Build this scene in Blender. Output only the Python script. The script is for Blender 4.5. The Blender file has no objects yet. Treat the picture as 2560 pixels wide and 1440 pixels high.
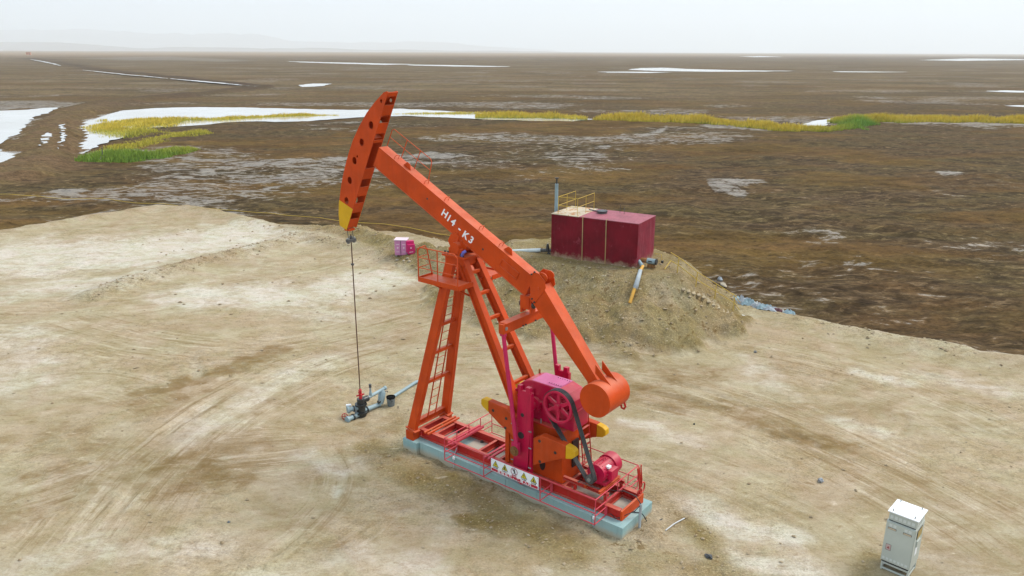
import bpy, bmesh, math, random
import numpy as np
from mathutils import Vector, Matrix
random.seed(7); RS = np.random.RandomState(11)
sc = bpy.context.scene; col = sc.collection

# ------------------------------------------------------------------ camera
CAM_H, FPX = 12.0, 1920.0
PITCH = math.atan((720 - 128) / FPX); ROLL = 0.004
cam = bpy.data.cameras.new('camera'); co = bpy.data.objects.new('camera', cam); col.objects.link(co)
cam.sensor_width = 36.0; cam.lens = 36.0 * FPX / 2560.0; cam.clip_start = 0.1; cam.clip_end = 60000
fw = Vector((0, math.cos(PITCH), -math.sin(PITCH))); r0 = Vector((1, 0, 0)); u0 = r0.cross(fw)
rt = r0 * math.cos(ROLL) + u0 * math.sin(ROLL); up = u0 * math.cos(ROLL) - r0 * math.sin(ROLL)
m = Matrix((rt, up, -fw)).transposed().to_4x4(); m.translation = (0, 0, CAM_H); co.matrix_world = m
sc.camera = co

def G(px, py, z=0.0):
    """the point of the level ground at height z that the photograph shows at a pixel"""
    d = fw + rt * ((px - 1280) / FPX) - up * ((py - 720) / FPX)
    t = (z - CAM_H) / d.z
    return (d.x * t, d.y * t)

# ------------------------------------------------------------------ sky, sun, exposure
SUN_EL, SUN_AZ = math.radians(52), math.radians(68)      # azimuth from +Y (view direction) towards +X
w = bpy.data.worlds.new('World'); sc.world = w; w.use_nodes = True
wn = w.node_tree; wn.nodes.clear()
sky = wn.nodes.new('ShaderNodeTexSky'); sky.sky_type = 'NISHITA'; sky.sun_disc = False
sky.sun_elevation = SUN_EL; sky.sun_rotation = SUN_AZ; sky.air_density = 1.0; sky.dust_density = 3.0; sky.ozone_density = 1.0
mixw = wn.nodes.new('ShaderNodeMix'); mixw.data_type = 'RGBA'; mixw.inputs[0].default_value = 0.86
mixw.inputs[7].default_value = (8.35, 9.75, 11.1, 1)         # even overcast veil over the clear sky
bg = wn.nodes.new('ShaderNodeBackground'); bg.inputs[1].default_value = 0.058
wo = wn.nodes.new('ShaderNodeOutputWorld')
wn.links.new(sky.outputs[0], mixw.inputs[6]); wn.links.new(mixw.outputs[2], bg.inputs[0]); wn.links.new(bg.outputs[0], wo.inputs[0])
sl = bpy.data.lights.new('sun', 'SUN'); sl.energy = 1.5; sl.angle = math.radians(28); sl.color = (1.0, 0.93, 0.83)
so = bpy.data.objects.new('sun', sl); col.objects.link(so)
sd = Vector((math.cos(SUN_EL) * math.sin(SUN_AZ), math.cos(SUN_EL) * math.cos(SUN_AZ), math.sin(SUN_EL)))
so.rotation_euler = sd.to_track_quat('Z', 'Y').to_euler()
sc.view_settings.view_transform = 'Standard'; sc.view_settings.look = 'None'
sc.view_settings.gamma = 1.0; sc.view_settings.use_curve_mapping = False; sc.view_settings.exposure = 1.14
sc.cycles.use_denoising = True; sc.cycles.max_bounces = 6; sc.cycles.volume_bounces = 2

# ------------------------------------------------------------------ node materials
MATS = {}
class NT:
    def __init__(s, name):
        s.m = bpy.data.materials.new(name); s.m.use_nodes = True; s.t = s.m.node_tree; s.t.nodes.clear()
        s.out = s.n('ShaderNodeOutputMaterial'); s.b = s.n('ShaderNodeBsdfPrincipled'); s.l(s.b.outputs[0], s.out.inputs[0])
        s.pos = s.n('ShaderNodeNewGeometry').outputs[0]
    def n(s, k): return s.t.nodes.new(k)
    def l(s, a, b): s.t.links.new(a, b)
    def setv(s, sock, v):
        if hasattr(v, 'is_linked') or hasattr(v, 'links'): s.l(v, sock)
        elif isinstance(v, (tuple, list)) and len(v) == 3 and sock.type == 'RGBA': sock.default_value = (*v, 1)
        else: sock.default_value = v
    def noise(s, scale, detail=6, rough=0.6, vec=None, dist=0.0):
        t = s.n('ShaderNodeTexNoise'); s.l(vec or s.pos, t.inputs['Vector']); t.inputs['Scale'].default_value = scale
        t.inputs['Detail'].default_value = detail; t.inputs['Roughness'].default_value = rough; t.inputs['Distortion'].default_value = dist
        return t.outputs[0]
    def vmap(s, scale, rot=(0, 0, 0), vec=None):
        t = s.n('ShaderNodeMapping'); s.l(vec or s.pos, t.inputs[0]); t.inputs['Scale'].default_value = scale; t.inputs['Rotation'].default_value = rot
        return t.outputs[0]
    def ramp(s, v, a, b, lo=0.0, hi=1.0):
        t = s.n('ShaderNodeMapRange'); t.interpolation_type = 'SMOOTHSTEP'; s.setv(t.inputs[0], v)
        for i, q in enumerate((a, b, lo, hi)): t.inputs[i + 1].default_value = q
        return t.outputs[0]
    def mix(s, f, a, b):
        t = s.n('ShaderNodeMix'); t.data_type = 'RGBA'; s.setv(t.inputs[0], f); s.setv(t.inputs[6], a); s.setv(t.inputs[7], b); return t.outputs[2]
    def mixf(s, f, a, b):
        t = s.n('ShaderNodeMix'); s.setv(t.inputs[0], f); s.setv(t.inputs[2], a); s.setv(t.inputs[3], b); return t.outputs[0]
    def math(s, op, a, b=0.0, clamp=False):
        t = s.n('ShaderNodeMath'); t.operation = op; t.use_clamp = clamp; s.setv(t.inputs[0], a); s.setv(t.inputs[1], b); return t.outputs[0]
    def scale(s, c, f):
        t = s.n('ShaderNodeVectorMath'); t.operation = 'SCALE'; s.l(c, t.inputs[0]); s.setv(t.inputs['Scale'], f); return t.outputs[0]
    def mulc(s, a, b):
        t = s.n('ShaderNodeVectorMath'); t.operation = 'MULTIPLY'; s.l(a, t.inputs[0]); s.l(b, t.inputs[1]); return t.outputs[0]
    def attr(s, name, fac=True):
        t = s.n('ShaderNodeAttribute'); t.attribute_name = name; return t.outputs['Fac' if fac else 'Color']
    def bump(s, h, strength, dist):
        t = s.n('ShaderNodeBump'); t.inputs['Strength'].default_value = strength; t.inputs['Distance'].default_value = dist
        s.l(h, t.inputs['Height']); s.l(t.outputs[0], s.b.inputs['Normal'])
    def done(s, colr, rough, metal=0.0, spec=0.5):
        s.setv(s.b.inputs['Base Color'], colr); s.setv(s.b.inputs['Roughness'], rough); s.b.inputs['Metallic'].default_value = metal
        s.b.inputs['Specular IOR Level'].default_value = spec
        MATS[s.m.name] = s.m; return s.m

def paint(name, c, rough=0.45, var=0.22, dust=0.12, dustc=(0.42, 0.34, 0.25), spec=0.5, metal=0.0, chips=None, chipat=.66, chipscale=7, mud=None, streaks=None, topdust=0.0):
    """painted or bare metal: uneven tone, thin dust, optional chipped spots"""
    t = NT(name)
    n1 = t.noise(1.3, 5, 0.6); n2 = t.noise(11, 6, 0.65)
    dk = tuple(x * (1 - var) for x in c); lt = tuple(min(1, x * (1 + var * .6)) for x in c)
    cc = t.mix(t.ramp(n1, .3, .7), dk, lt)
    streak = t.noise(1.0, 6, .6, t.vmap((9, 9, 1.2)))
    cc = t.mix(t.math('MULTIPLY', t.ramp(streak, .48, .8), dust), cc, dustc)
    cc = t.mix(t.math('MULTIPLY', t.ramp(n2, .5, .78), dust * .8), cc, dustc)
    if chips: cc = t.mix(t.ramp(t.noise(chipscale, 6, .7), chipat, chipat + .07), cc, chips)
    if streaks: cc = t.mix(t.math('MULTIPLY', t.ramp(t.noise(1, 7, .68, t.vmap((5.5, 5.5, .45))), .54, .68), .6), cc, streaks)
    if topdust:
        g_ = t.n('ShaderNodeNewGeometry'); nz = t.n('ShaderNodeSeparateXYZ'); t.l(g_.outputs['Normal'], nz.inputs[0])
        cc = t.mix(t.math('MULTIPLY', t.math('MULTIPLY', t.ramp(nz.outputs[2], .35, .9), t.ramp(t.noise(2.2, 7, .7), .30, .70, .3, 1)), topdust), cc, (.62, .40, .27))
    if mud:
        sx = t.n('ShaderNodeSeparateXYZ'); t.l(t.pos, sx.inputs[0])
        cc = t.mix(t.math('MULTIPLY', t.ramp(t.math('ADD', sx.outputs[2], t.math('MULTIPLY', t.noise(3, 6, .7), -.9)), mud[0], mud[1], 1, 0), .8), cc, (.36, .29, .18))
    t.bump(n2, .035, .01)
    return t.done(cc, t.mixf(t.ramp(n2, .3, .8), rough * .85, min(1, rough * 1.3)), metal, spec)

ORANGE = paint('orange_paint', (0.52, 0.058, 0.006), .45, .16, .03, spec=.16, chips=(.20, .05, .018), chipat=.70, chipscale=5, streaks=(.42, .038, .006), topdust=.22)
ORANGE2 = paint('weight_paint', (0.46, 0.055, 0.007), .5, .18, .05, chips=(.10, .04, .015), spec=.2)
RED = paint('red_paint', (0.46, 0.018, 0.012), .42, .15, .07, spec=.3, topdust=.35, streaks=(.30, .012, .008))
PINKRED = paint('rail_paint', (0.56, 0.05, 0.075), .42, .12, .10, spec=.3)
MAGENTA = paint('magenta_paint', (0.46, 0.003, 0.046), .32, .15, .03, spec=.35, topdust=.18, streaks=(.30, .002, .03))
PIT = paint('rod_paint', (0.50, 0.014, 0.085), .38, .1, .05, spec=.3)
YELLOW = paint('yellow_paint', (0.60, 0.33, 0.008), .5, .1, .04, spec=.25)
YELRAIL = paint('yellow_rail_paint', (0.50, 0.33, 0.03), .5, .12, .12)
BLACK = paint('black_rubber', (0.02, 0.022, 0.025), .55, .2, .12)
OIL = paint('oily_iron', (0.022, 0.024, 0.024), .35, .4, .12, dustc=(.10, .11, .11))
STEEL = paint('worn_steel', (0.25, 0.25, 0.24), .45, .25, .2, metal=.4)
DARKSTEEL = paint('dark_steel', (0.07, 0.068, 0.066), .5, .25, .2)
PIPE = paint('blue_grey_pipe_paint', (0.24, 0.335, 0.365), .5, .2, .25)
PIPEG = paint('grey_wrapped_pipe', (0.36, 0.40, 0.42), .7, .25, .3)
TANK = paint('crimson_tank_paint', (0.150, 0.005, 0.013), .55, .25, .04, dustc=(.4, .18, .2), spec=.15, mud=(1.85, 2.25), chips=(.21, .03, .045), chipat=.60, chipscale=1.6)
TANKTOP = paint('faded_tank_roof', (0.30, 0.075, 0.10), .62, .25, .3, dustc=(.42, .30, .28), spec=.3)
TANKEND = paint('scuffed_tank_end', (0.20, 0.014, 0.030), .55, .25, .42, dustc=(.42, .20, .23), spec=.2, mud=(1.9, 2.35), streaks=(.36, .13, .16))
RUST = paint('rust', (0.22, 0.10, 0.035), .85, .4, .5, dustc=(.45, .27, .10), spec=.2)
RUSTROOF = paint('rusty_white_roof', (0.50, 0.43, 0.32), .7, .2, .9, dustc=(.42, .25, .09), spec=.3, chips=(.34, .13, .025), chipat=.53, chipscale=2.2)
PALEMAG = paint('pale_magenta', (0.50, 0.10, 0.24), .4, .12, .15, dustc=(.45, .28, .30), spec=.5)  # paler, pinker magenta for the plates on top of the gearbox
LILAC = paint('lilac_paint', (0.50, 0.19, 0.36), .5, .1, .1)
LILACTOP = paint('bleached_lilac_top', (0.66, 0.50, 0.55), .6, .1, .2, dustc=(.6, .5, .42))
CABINET = paint('pale_grey_paint', (0.44, 0.47, 0.42), .45, .06, .06)
CABTOP = paint('white_paint', (0.80, 0.82, 0.84), .4, .04, .03)
WHITE = paint('white_enamel', (0.78, 0.79, 0.80), .45, .05, .05)
SIGNRED = paint('sign_red', (0.45, 0.005, 0.03), .45, .08, .05)
SIGNYEL = paint('sign_yellow', (0.62, 0.52, 0.02), .45, .08, .05)
STEPM = paint('pale_cement', (0.40, 0.34, 0.26), .9, .2, .5, dustc=(.40, .33, .22), spec=.2)
FAINT = paint('faint_label', (.55, .58, .55), .45, .05, .03)
BAGM = [paint('faded_blue_sack', (0.28, 0.38, 0.42), .8, .3, .3, spec=.2), paint('white_sack', (0.6, 0.6, 0.57), .8, .2, .3, spec=.2),
        paint('grey_sack', (0.34, 0.37, 0.40), .8, .3, .3, spec=.2), paint('maroon_sack', (0.12, 0.05, 0.06), .8, .3, .2, spec=.2)]
HUTM = paint('orange_hut_paint', (0.60, 0.24, 0.09), .6, .1, .1)
STONEM = paint('grey_stone', (0.20, 0.20, 0.19), .9, .4, .5, spec=.2)

def concrete_mat():
    t = NT('painted_concrete')
    n = t.noise(1.1, 8, .65); n2 = t.noise(9, 8, .7); st = t.noise(1, 7, .6, t.vmap((6, 6, .55)))
    c = t.mix(t.ramp(n, .3, .7), (.235, .365, .36), (.30, .42, .405))
    c = t.mix(t.math('MULTIPLY', t.ramp(st, .55, .75), .55), c, (.14, .21, .21))
    c = t.mix(t.math('MULTIPLY', t.ramp(n2, .56, .72), .5), c, (.42, .40, .33))
    z = t.n('ShaderNodeSeparateXYZ'); t.l(t.pos, z.inputs[0])
    low = t.math('ADD', z.outputs[2], t.math('MULTIPLY', n2, .18))
    c = t.mix(t.ramp(low, .30, .08, 0, .85), c, (.40, .32, .21))
    t.bump(n2, .25, .02)
    return t.done(c, .85, 0, .3)
CONC = concrete_mat()
CONCTOP = paint('dusty_concrete', (0.40, 0.37, 0.31), .9, .15, .5, dustc=(.48, .42, .32), spec=.2)

def water_mat():
    t = NT('still_water')
    n = t.noise(.25, 4, .5); n2 = t.noise(.04, 4, .6)
    t.bump(t.noise(1.6, 3, .5), .05, .05)
    return t.done(t.mix(t.ramp(n2, .35, .65), (.40, .38, .35), (.50, .49, .47)), t.mixf(t.ramp(n, .35, .65), .04, .10), 0, .5)
WATER = water_mat()
def saltmat():
    t = NT('wet_salt_crust'); n = t.noise(2.2, 8, .7)
    t.bump(n, .3, .05)
    return t.done(t.mix(t.ramp(n, .35, .65), (.24, .21, .18), (.42, .39, .35)), t.mixf(n, .25, .55), 0, .5)
SALT = saltmat()

def ground_mat():
    t = NT('soil')
    pad, dark, pale, wet, rough_, olive = [t.attr(k) for k in ('pad', 'dark', 'pale', 'wet', 'loose', 'olive')]
    big = t.noise(.11, 6, .6); mid = t.noise(.55, 9, .62, None, .6); fine = t.noise(3.2, 10, .68); grit = t.noise(17, 6, .7)
    sw = t.noise(.55, 9, .62, t.vmap((.6, 1.25, 1), (0, 0, .42)), 1.2)      # dragged, swept look along the lorry tracks
    sw2 = t.noise(1.7, 8, .65, t.vmap((.6, 1.3, 1), (0, 0, -.30)), .8)
    # pad: dry silt
    c = t.mix(t.ramp(sw, .30, .70), (0.300, 0.242, 0.145), (0.390, 0.326, 0.212))
    c = t.mix(t.math('MULTIPLY', t.ramp(mid, .48, .70), .6), c, (0.445, 0.380, 0.272))
    c = t.mix(t.math('MULTIPLY', t.ramp(big, .42, .62), .4), c, (0.313, 0.234, 0.136))
    c = t.mix(t.math('MULTIPLY', t.ramp(t.noise(.30, 8, .7, None, .8), .50, .64), .40), c, (0.243, 0.174, 0.084))
    fv = t.n('ShaderNodeAttribute'); fv.attribute_name = 'flow'; fm = t.attr('flowmask')
    s1 = t.noise(1, 6, .66, t.vmap((3.2, .16, 1), vec=fv.outputs['Vector'])); s2 = t.noise(1, 5, .6, t.vmap((9, .5, 1), vec=fv.outputs['Vector']))
    c = t.mix(t.math('MULTIPLY', t.math('MULTIPLY', t.ramp(s1, .54, .66), fm), .75), c, (0.205, 0.139, 0.063))
    c = t.mix(t.math('MULTIPLY', t.math('MULTIPLY', t.ramp(s1, .47, .36), fm), .75), c, (0.475, 0.406, 0.291))
    c = t.mix(t.math('MULTIPLY', t.math('MULTIPLY', t.ramp(s2, .56, .66), fm), .6), c, (0.200, 0.139, 0.068))
    c = t.mix(t.math('MULTIPLY', t.math('MULTIPLY', t.ramp(s2, .44, .34), fm), .5), c, (0.508, 0.437, 0.322))
    pf = t.math('ADD', t.math('MULTIPLY', pale, .95), t.math('SUBTRACT', t.math('MULTIPLY', t.mixf(.4, sw2, fine), 1.2), .62))
    c = t.mix(t.ramp(pf, .0, .75), c, (0.495, 0.450, 0.358))
    df = t.math('ADD', dark, t.math('MULTIPLY', t.math('SUBTRACT', t.mixf(.5, sw2, fine), .5), t.math('ADD', t.math('MULTIPLY', dark, 3.4), .6)))
    c = t.mix(t.math('MULTIPLY', t.ramp(df, .12, 1.0), .85), c, (0.178, 0.114, 0.045))
    c = t.mix(t.math('MULTIPLY', olive, t.ramp(fine, .12, .52)), c, (0.221, 0.164, 0.063))
    fl = t.noise(2.6, 7, .7, t.vmap((.65, 1.5, 1), (0, 0, .22)), .5)
    c = t.mix(t.math('MULTIPLY', t.ramp(fl, .58, .70), .55), c, (0.205, 0.137, 0.062))
    c = t.mix(t.math('MULTIPLY', t.ramp(fl, .40, .28), .6), c, (0.562, 0.485, 0.357))
    cr = t.noise(1.35, 9, .72, t.vmap((.6, 1.5, 1), (0, 0, .5)), 1.8)
    c = t.mix(t.math('MULTIPLY', t.math('MULTIPLY', t.ramp(cr, .485, .50), t.ramp(cr, .515, .50)), .5), c, (0.184, 0.121, 0.055))
    sp = t.math('MULTIPLY', t.ramp(fine, .55, .63), t.math('ADD', t.math('MULTIPLY', rough_, .8), .2))
    c = t.mix(sp, c, (0.135, 0.090, 0.039))
    sp2 = t.math('MULTIPLY', t.ramp(grit, .60, .70), t.math('ADD', t.math('MULTIPLY', rough_, .7), .15))
    c = t.mix(sp2, c, (0.540, 0.464, 0.342))
    gm = t.math('ADD', t.ramp(t.noise(.22, 7, .6, None, .6), .42, .62, .45, 1.25), t.math('MULTIPLY', rough_, 1.1))
    c = t.scale(c, t.math('ADD', t.math('ADD', t.math('MULTIPLY', t.math('SUBTRACT', fine, .5), gm), t.math('MULTIPLY', t.math('SUBTRACT', grit, .5), gm)), .985))
    hue = t.noise(.42, 8, .68, None, 1.0); c = t.mulc(c, t.mix(t.ramp(hue, .36, .64), (1.04, 1.0, 1.04), (.99, 1.02, 1.0))); c = t.mulc(c, t.mix(t.ramp(t.noise(.9, 7, .7, t.vmap((.8, 1.3, 1), (0, 0, .8))), .40, .62), (1.05, 1.06, 1.10), (.92, .895, .84)))
    # plain: wet mud with salt bloom
    p1 = t.noise(.022, 8, .62); p2 = t.noise(.14, 10, .68, t.vmap((.75, 1.15, 1), (0, 0, .12)), 1.1); p3 = t.noise(1.1, 9, .72, t.vmap((.75, 1.2, 1), (0, 0, .1)), .6)
    p4 = t.noise(.33, 10, .74, t.vmap((.65, 1.25, 1), (0, 0, -.06)), 1.6)
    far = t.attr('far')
    isl = t.ramp(t.noise(.040, 8, .58, t.vmap((.6, 1.35, 1)), .5), .47, .545)
    qi = t.mix(t.ramp(p2, .36, .64), (.072, .047, .0185), (.128, .086, .037))
    qi = t.mix(t.math('MULTIPLY', t.ramp(p4, .56, .68), .5), qi, (.060, .043, .021))
    qr = t.mix(t.ramp(p4, .38, .60), (.040, .029, .0165), (.094, .071, .040))
    qr = t.mix(t.math('MULTIPLY', t.ramp(p3, .52, .66), .75), qr, (.165, .132, .088))
    qr = t.mix(t.math('MULTIPLY', t.ramp(p2, .50, .36), .6), qr, (.100, .066, .030))
    q = t.mix(isl, qr, qi)
    f1 = t.noise(.030, 9, .66, t.vmap((.45, 1.6, 1), (0, 0, .08)), .8); f2 = t.noise(.55, 8, .75, t.vmap((.6, 1.5, 1)))
    qf = t.mix(t.ramp(f1, .38, .60), (.092, .072, .044), (.165, .130, .085))
    qf = t.mix(t.math('MULTIPLY', t.ramp(f2, .50, .40), .8), qf, (.055, .042, .027)); qf = t.mix(t.math('MULTIPLY', t.ramp(f2, .54, .66), .6), qf, (.215, .180, .130))
    qf = t.mix(t.math('MULTIPLY', t.ramp(t.noise(.012, 7, .6, t.vmap((.5, 1.5, 1))), .52, .59), .8), qf, (.105, .072, .036))
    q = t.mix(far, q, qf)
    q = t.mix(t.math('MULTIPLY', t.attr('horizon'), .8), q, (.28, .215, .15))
    q = t.mix(t.math('MULTIPLY', t.attr('dike'), t.ramp(p3, .25, .60, .45, 1)), q, t.mix(far, (.125, .092, .058), (.060, .044, .034)))
    q = t.mulc(q, t.mix(t.ramp(t.noise(.12, 8, .66, t.vmap((.6, 1.5, 1))), .40, .60), (1.0, .84, .70), (.97, .89, .64)))
    wn_ = t.math('ADD', t.math('MULTIPLY', wet, .30), t.mixf(.35, p4, p3))
    wm = t.math('MULTIPLY', t.ramp(wn_, .70, .77), t.mixf(far, .75, .30))
    q = t.mix(wm, q, (.195, .165, .128))
    p5 = t.noise(4.2, 7, .7, t.vmap((.8, 1.3, 1)))
    q = t.scale(q, t.math('ADD', t.math('ADD', t.math('MULTIPLY', t.math('SUBTRACT', p3, .5), 2.3), t.math('MULTIPLY', t.math('SUBTRACT', p5, .5), 2.2)), .97))
    rp = t.mixf(wm, .8, .42)
    pm = t.ramp(t.math('ADD', pad, t.math('MULTIPLY', t.math('SUBTRACT', fine, .5), .6)), .35, .65)
    hb = t.math('ADD', t.math('MULTIPLY', fine, .7), t.math('MULTIPLY', grit, t.math('ADD', t.math('MULTIPLY', rough_, .6), .15)))
    t.bump(t.mixf(pm, t.math('ADD', t.math('MULTIPLY', p3, 1.1), t.math('MULTIPLY', fine, .4)), hb), .7, .12)
    t.b.inputs['Specular IOR Level'].default_value = 0
    m_ = t.done(t.mix(pm, q, c), t.mixf(pm, rp, .95), 0, .3); t.setv(t.b.inputs['Specular IOR Level'], t.mixf(pm, t.mixf(wm, .03, .5), .05)); return m_
SOIL = ground_mat()

# ------------------------------------------------------------------ mesh helpers
class MB:
    def __init__(s): s.v, s.f, s.sm = [], [], []
    def add(s, vs, fs, smooth=False):
        o = len(s.v); s.v += [tuple(map(float, p)) for p in vs]; s.f += [tuple(i + o for i in f) for f in fs]; s.sm += [smooth] * len(fs); return s
    def box(s, lo, hi):
        (a, b, c), (d, e, f) = lo, hi
        return s.add([(a, b, c), (d, b, c), (d, e, c), (a, e, c), (a, b, f), (d, b, f), (d, e, f), (a, e, f)],
                     [(0, 3, 2, 1), (4, 5, 6, 7), (0, 1, 5, 4), (1, 2, 6, 5), (2, 3, 7, 6), (3, 0, 4, 7)])
    def bar(s, p, q, wid, hei, side=(0, 1, 0), wid2=None, hei2=None):
        p, q = Vector(p), Vector(q); d = (q - p).normalized(); sd_ = Vector(side); sd_ = (sd_ - d * sd_.dot(d)).normalized(); h = d.cross(sd_)
        vs = []
        for P, a, b in ((p, wid, hei), (q, wid2 or wid, hei2 or hei)):
            for i, j in ((-1, -1), (1, -1), (1, 1), (-1, 1)): vs.append(P + sd_ * (i * a / 2) + h * (j * b / 2))
        return s.add(vs, [(3, 2, 1, 0), (4, 5, 6, 7), (0, 1, 5, 4), (1, 2, 6, 5), (2, 3, 7, 6), (3, 0, 4, 7)])
    def ibar(s, p, q, wid, hei, tf=.02, tw=.015, side=(0, 1, 0)):
        p, q = Vector(p), Vector(q); d = (q - p).normalized(); sd_ = Vector(side); sd_ = (sd_ - d * sd_.dot(d)).normalized(); h = d.cross(sd_)
        o = h * (hei / 2 - tf / 2)
        s.bar(p + o, q + o, wid, tf, side); s.bar(p - o, q - o, wid, tf, side); return s.bar(p, q, tw, hei - 2 * tf, side)
    def tube(s, pts, r, n=8, caps=True, smooth=True):
        pts = [Vector(p) for p in pts]; rs = r if isinstance(r, (list, tuple)) else [r] * len(pts)
        vs, prev = [], None
        for i, p in enumerate(pts):
            d = (pts[min(i + 1, len(pts) - 1)] - pts[max(i - 1, 0)]).normalized()
            if prev is None:
                a = Vector((0, 0, 1)) if abs(d.z) < .9 else Vector((1, 0, 0)); prev = (a - d * a.dot(d)).normalized()
            else: prev = (prev - d * prev.dot(d)).normalized()
            b = d.cross(prev)
            for k in range(n):
                t = 2 * math.pi * k / n; vs.append(p + (prev * math.cos(t) + b * math.sin(t)) * rs[i])
        fs = [(i * n + k, i * n + (k + 1) % n, (i + 1) * n + (k + 1) % n, (i + 1) * n + k) for i in range(len(pts) - 1) for k in range(n)]
        s.add(vs, fs, smooth)
        if caps:
            e = len(pts) - 1
            s.add(vs[:n], [tuple(reversed(range(n)))]); s.add(vs[e * n:], [tuple(range(n))])
        return s
    def cyl(s, p, q, r, r2=None, n=24): return s.tube([p, q], [r, r if r2 is None else r2], n)
    def prism(s, poly, y0, y1):
        n = len(poly); vs = [(x, y0, z) for x, z in poly] + [(x, y1, z) for x, z in poly]
        return s.add(vs, [tuple(range(n)), tuple(range(2 * n - 1, n - 1, -1))] + [(i, i + n, (i + 1) % n + n, (i + 1) % n) for i in range(n)])
    def holed(s, outline, holes, y0, y1):
        """plate in the x-z plane with round holes cut through"""
        bm = bmesh.new(); loops = [outline] + holes; es = []; rings = []
        for lp in loops:
            vs = [bm.verts.new((x, y0, z)) for x, z in lp]; rings.append(len(vs))
            es += [bm.edges.new((vs[i], vs[(i + 1) % len(vs)])) for i in range(len(vs))]
        bmesh.ops.triangle_fill(bm, use_beauty=True, use_dissolve=False, edges=es)
        bm.verts.index_update(); vv = [tuple(v.co) for v in bm.verts]; ff = [tuple(v.index for v in f.verts) for f in bm.faces]; bm.free()
        n = len(vv); vs = vv + [(x, y1, z) for x, _, z in vv]; fs = ff + [tuple(i + n for i in reversed(f)) for f in ff]
        o = 0
        for L in rings:
            fs += [(o + i, o + (i + 1) % L, o + (i + 1) % L + n, o + i + n) for i in range(L)]; o += L
        return s.add(vs, fs)
    def build(s, name, mat, parent=None, bevel=0.0, **kw):
        me = bpy.data.meshes.new(name); me.from_pydata(s.v, [], s.f); me.polygons.foreach_set('use_smooth', s.sm)
        bm = bmesh.new(); bm.from_mesh(me); bmesh.ops.recalc_face_normals(bm, faces=bm.faces); bm.to_mesh(me); bm.free()
        me.materials.append(mat); o = bpy.data.objects.new(name, me); col.objects.link(o)
        if parent is not None: o.parent = parent
        if bevel:
            b = o.modifiers.new('edge', 'BEVEL'); b.width = bevel; b.segments = 2; b.limit_method = 'ANGLE'; b.angle_limit = math.radians(40)
        tag(o, **kw); return o

def tag(o, label=None, cat=None, group=None, kind=None):
    for k, v in (('label', label), ('category', cat), ('group', group), ('kind', kind)):
        if v: o[k] = v
    return o
def thing(name, loc, rz=0.0, **kw):
    o = bpy.data.objects.new(name, None); col.objects.link(o); o.location = loc; o.rotation_euler = (0, 0, rz); o.empty_display_size = .3
    return tag(o, **kw)
def copy_to(o, parent, loc=None):
    c = o.copy(); col.objects.link(c); c.parent = parent
    if loc is not None: c.location = loc
    return c
def letters(name, body, size, origin, xdir, ydir, mat, parent, depth=.001, align='CENTER', shear=0.0, **kw):
    cu = bpy.data.curves.new(name, 'FONT'); cu.body = body; cu.size = size; cu.extrude = depth; cu.align_x = align; cu.align_y = 'CENTER'; cu.shear = shear
    cu.offset = kw.pop('bold', 0.0); cu.resolution_u = 3
    t_ = bpy.data.objects.new('text', cu); col.objects.link(t_)
    dg = bpy.context.evaluated_depsgraph_get(); me = bpy.data.meshes.new_from_object(t_.evaluated_get(dg)); bpy.data.objects.remove(t_)
    me.materials.clear(); me.materials.append(mat); o = bpy.data.objects.new(name, me); col.objects.link(o); o.parent = parent
    x, y = Vector(xdir).normalized(), Vector(ydir).normalized(); mm = Matrix((x, y, x.cross(y))).transposed().to_4x4(); mm.translation = origin
    o.matrix_local = mm; return tag(o, **kw)
def circle(cx, cz, r, n=16, rx=None): return [(cx + (rx or r) * math.cos(2 * math.pi * i / n), cz + r * math.sin(2 * math.pi * i / n)) for i in range(n)]

# ------------------------------------------------------------------ terrain
def vnoise(x, y, seed=0):
    xi, yi = np.floor(x).astype(np.int64), np.floor(y).astype(np.int64); fx, fy = x - xi, y - yi
    fx, fy = fx * fx * fx * (fx * (fx * 6 - 15) + 10), fy * fy * fy * (fy * (fy * 6 - 15) + 10)
    def h(a, b):
        k = (a * 374761393 + b * 668265263 + seed * 1442695041) & 0xffffffff
        k = ((k ^ (k >> 13)) * 1274126177) & 0xffffffff
        return ((k ^ (k >> 16)) & 0xffffff) / float(0xffffff)
    return (h(xi, yi) * (1 - fx) + h(xi + 1, yi) * fx) * (1 - fy) + (h(xi, yi + 1) * (1 - fx) + h(xi + 1, yi + 1) * fx) * fy
def fbm(x, y, oct=4, seed=0, gain=.5):
    a, t, n = 1.0, 0.0, 0.0
    for i in range(oct):
        t = t + a * vnoise(x, y, seed + i * 17); n += a; a *= gain; x, y = x * 2.03 + 13.1, y * 2.03 + 7.7
    return t / n
def sstep(a, b, x): t = np.clip((x - a) / (b - a), 0, 1); return t * t * (3 - 2 * t)
def seg_dist(x, y, pts, closed=False):
    d = np.full(x.shape, 1e9); tt = np.zeros(x.shape); acc = 0.0
    P = list(pts) + ([pts[0]] if closed else [])
    for (ax, ay), (bx, by) in zip(P[:-1], P[1:]):
        L2 = (bx - ax) ** 2 + (by - ay) ** 2 + 1e-9
        t = np.clip(((x - ax) * (bx - ax) + (y - ay) * (by - ay)) / L2, 0, 1)
        e = np.hypot(x - ax - t * (bx - ax), y - ay - t * (by - ay)); c = e < d
        d = np.where(c, e, d); tt = np.where(c, acc + t, tt); acc += 1
    return d, tt
def inside(x, y, poly):
    r = np.zeros(x.shape, bool); n = len(poly)
    for i in range(n):
        (ax, ay), (bx, by) = poly[i], poly[(i + 1) % n]
        if ay == by: continue
        r ^= ((ay > y) != (by > y)) & (x < (bx - ax) * (y - ay) / (by - ay) + ax)
    return r
def sdf(x, y, poly):
    d, _ = seg_dist(x, y, poly, True); return np.where(inside(x, y, poly), d, -d)

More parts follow.
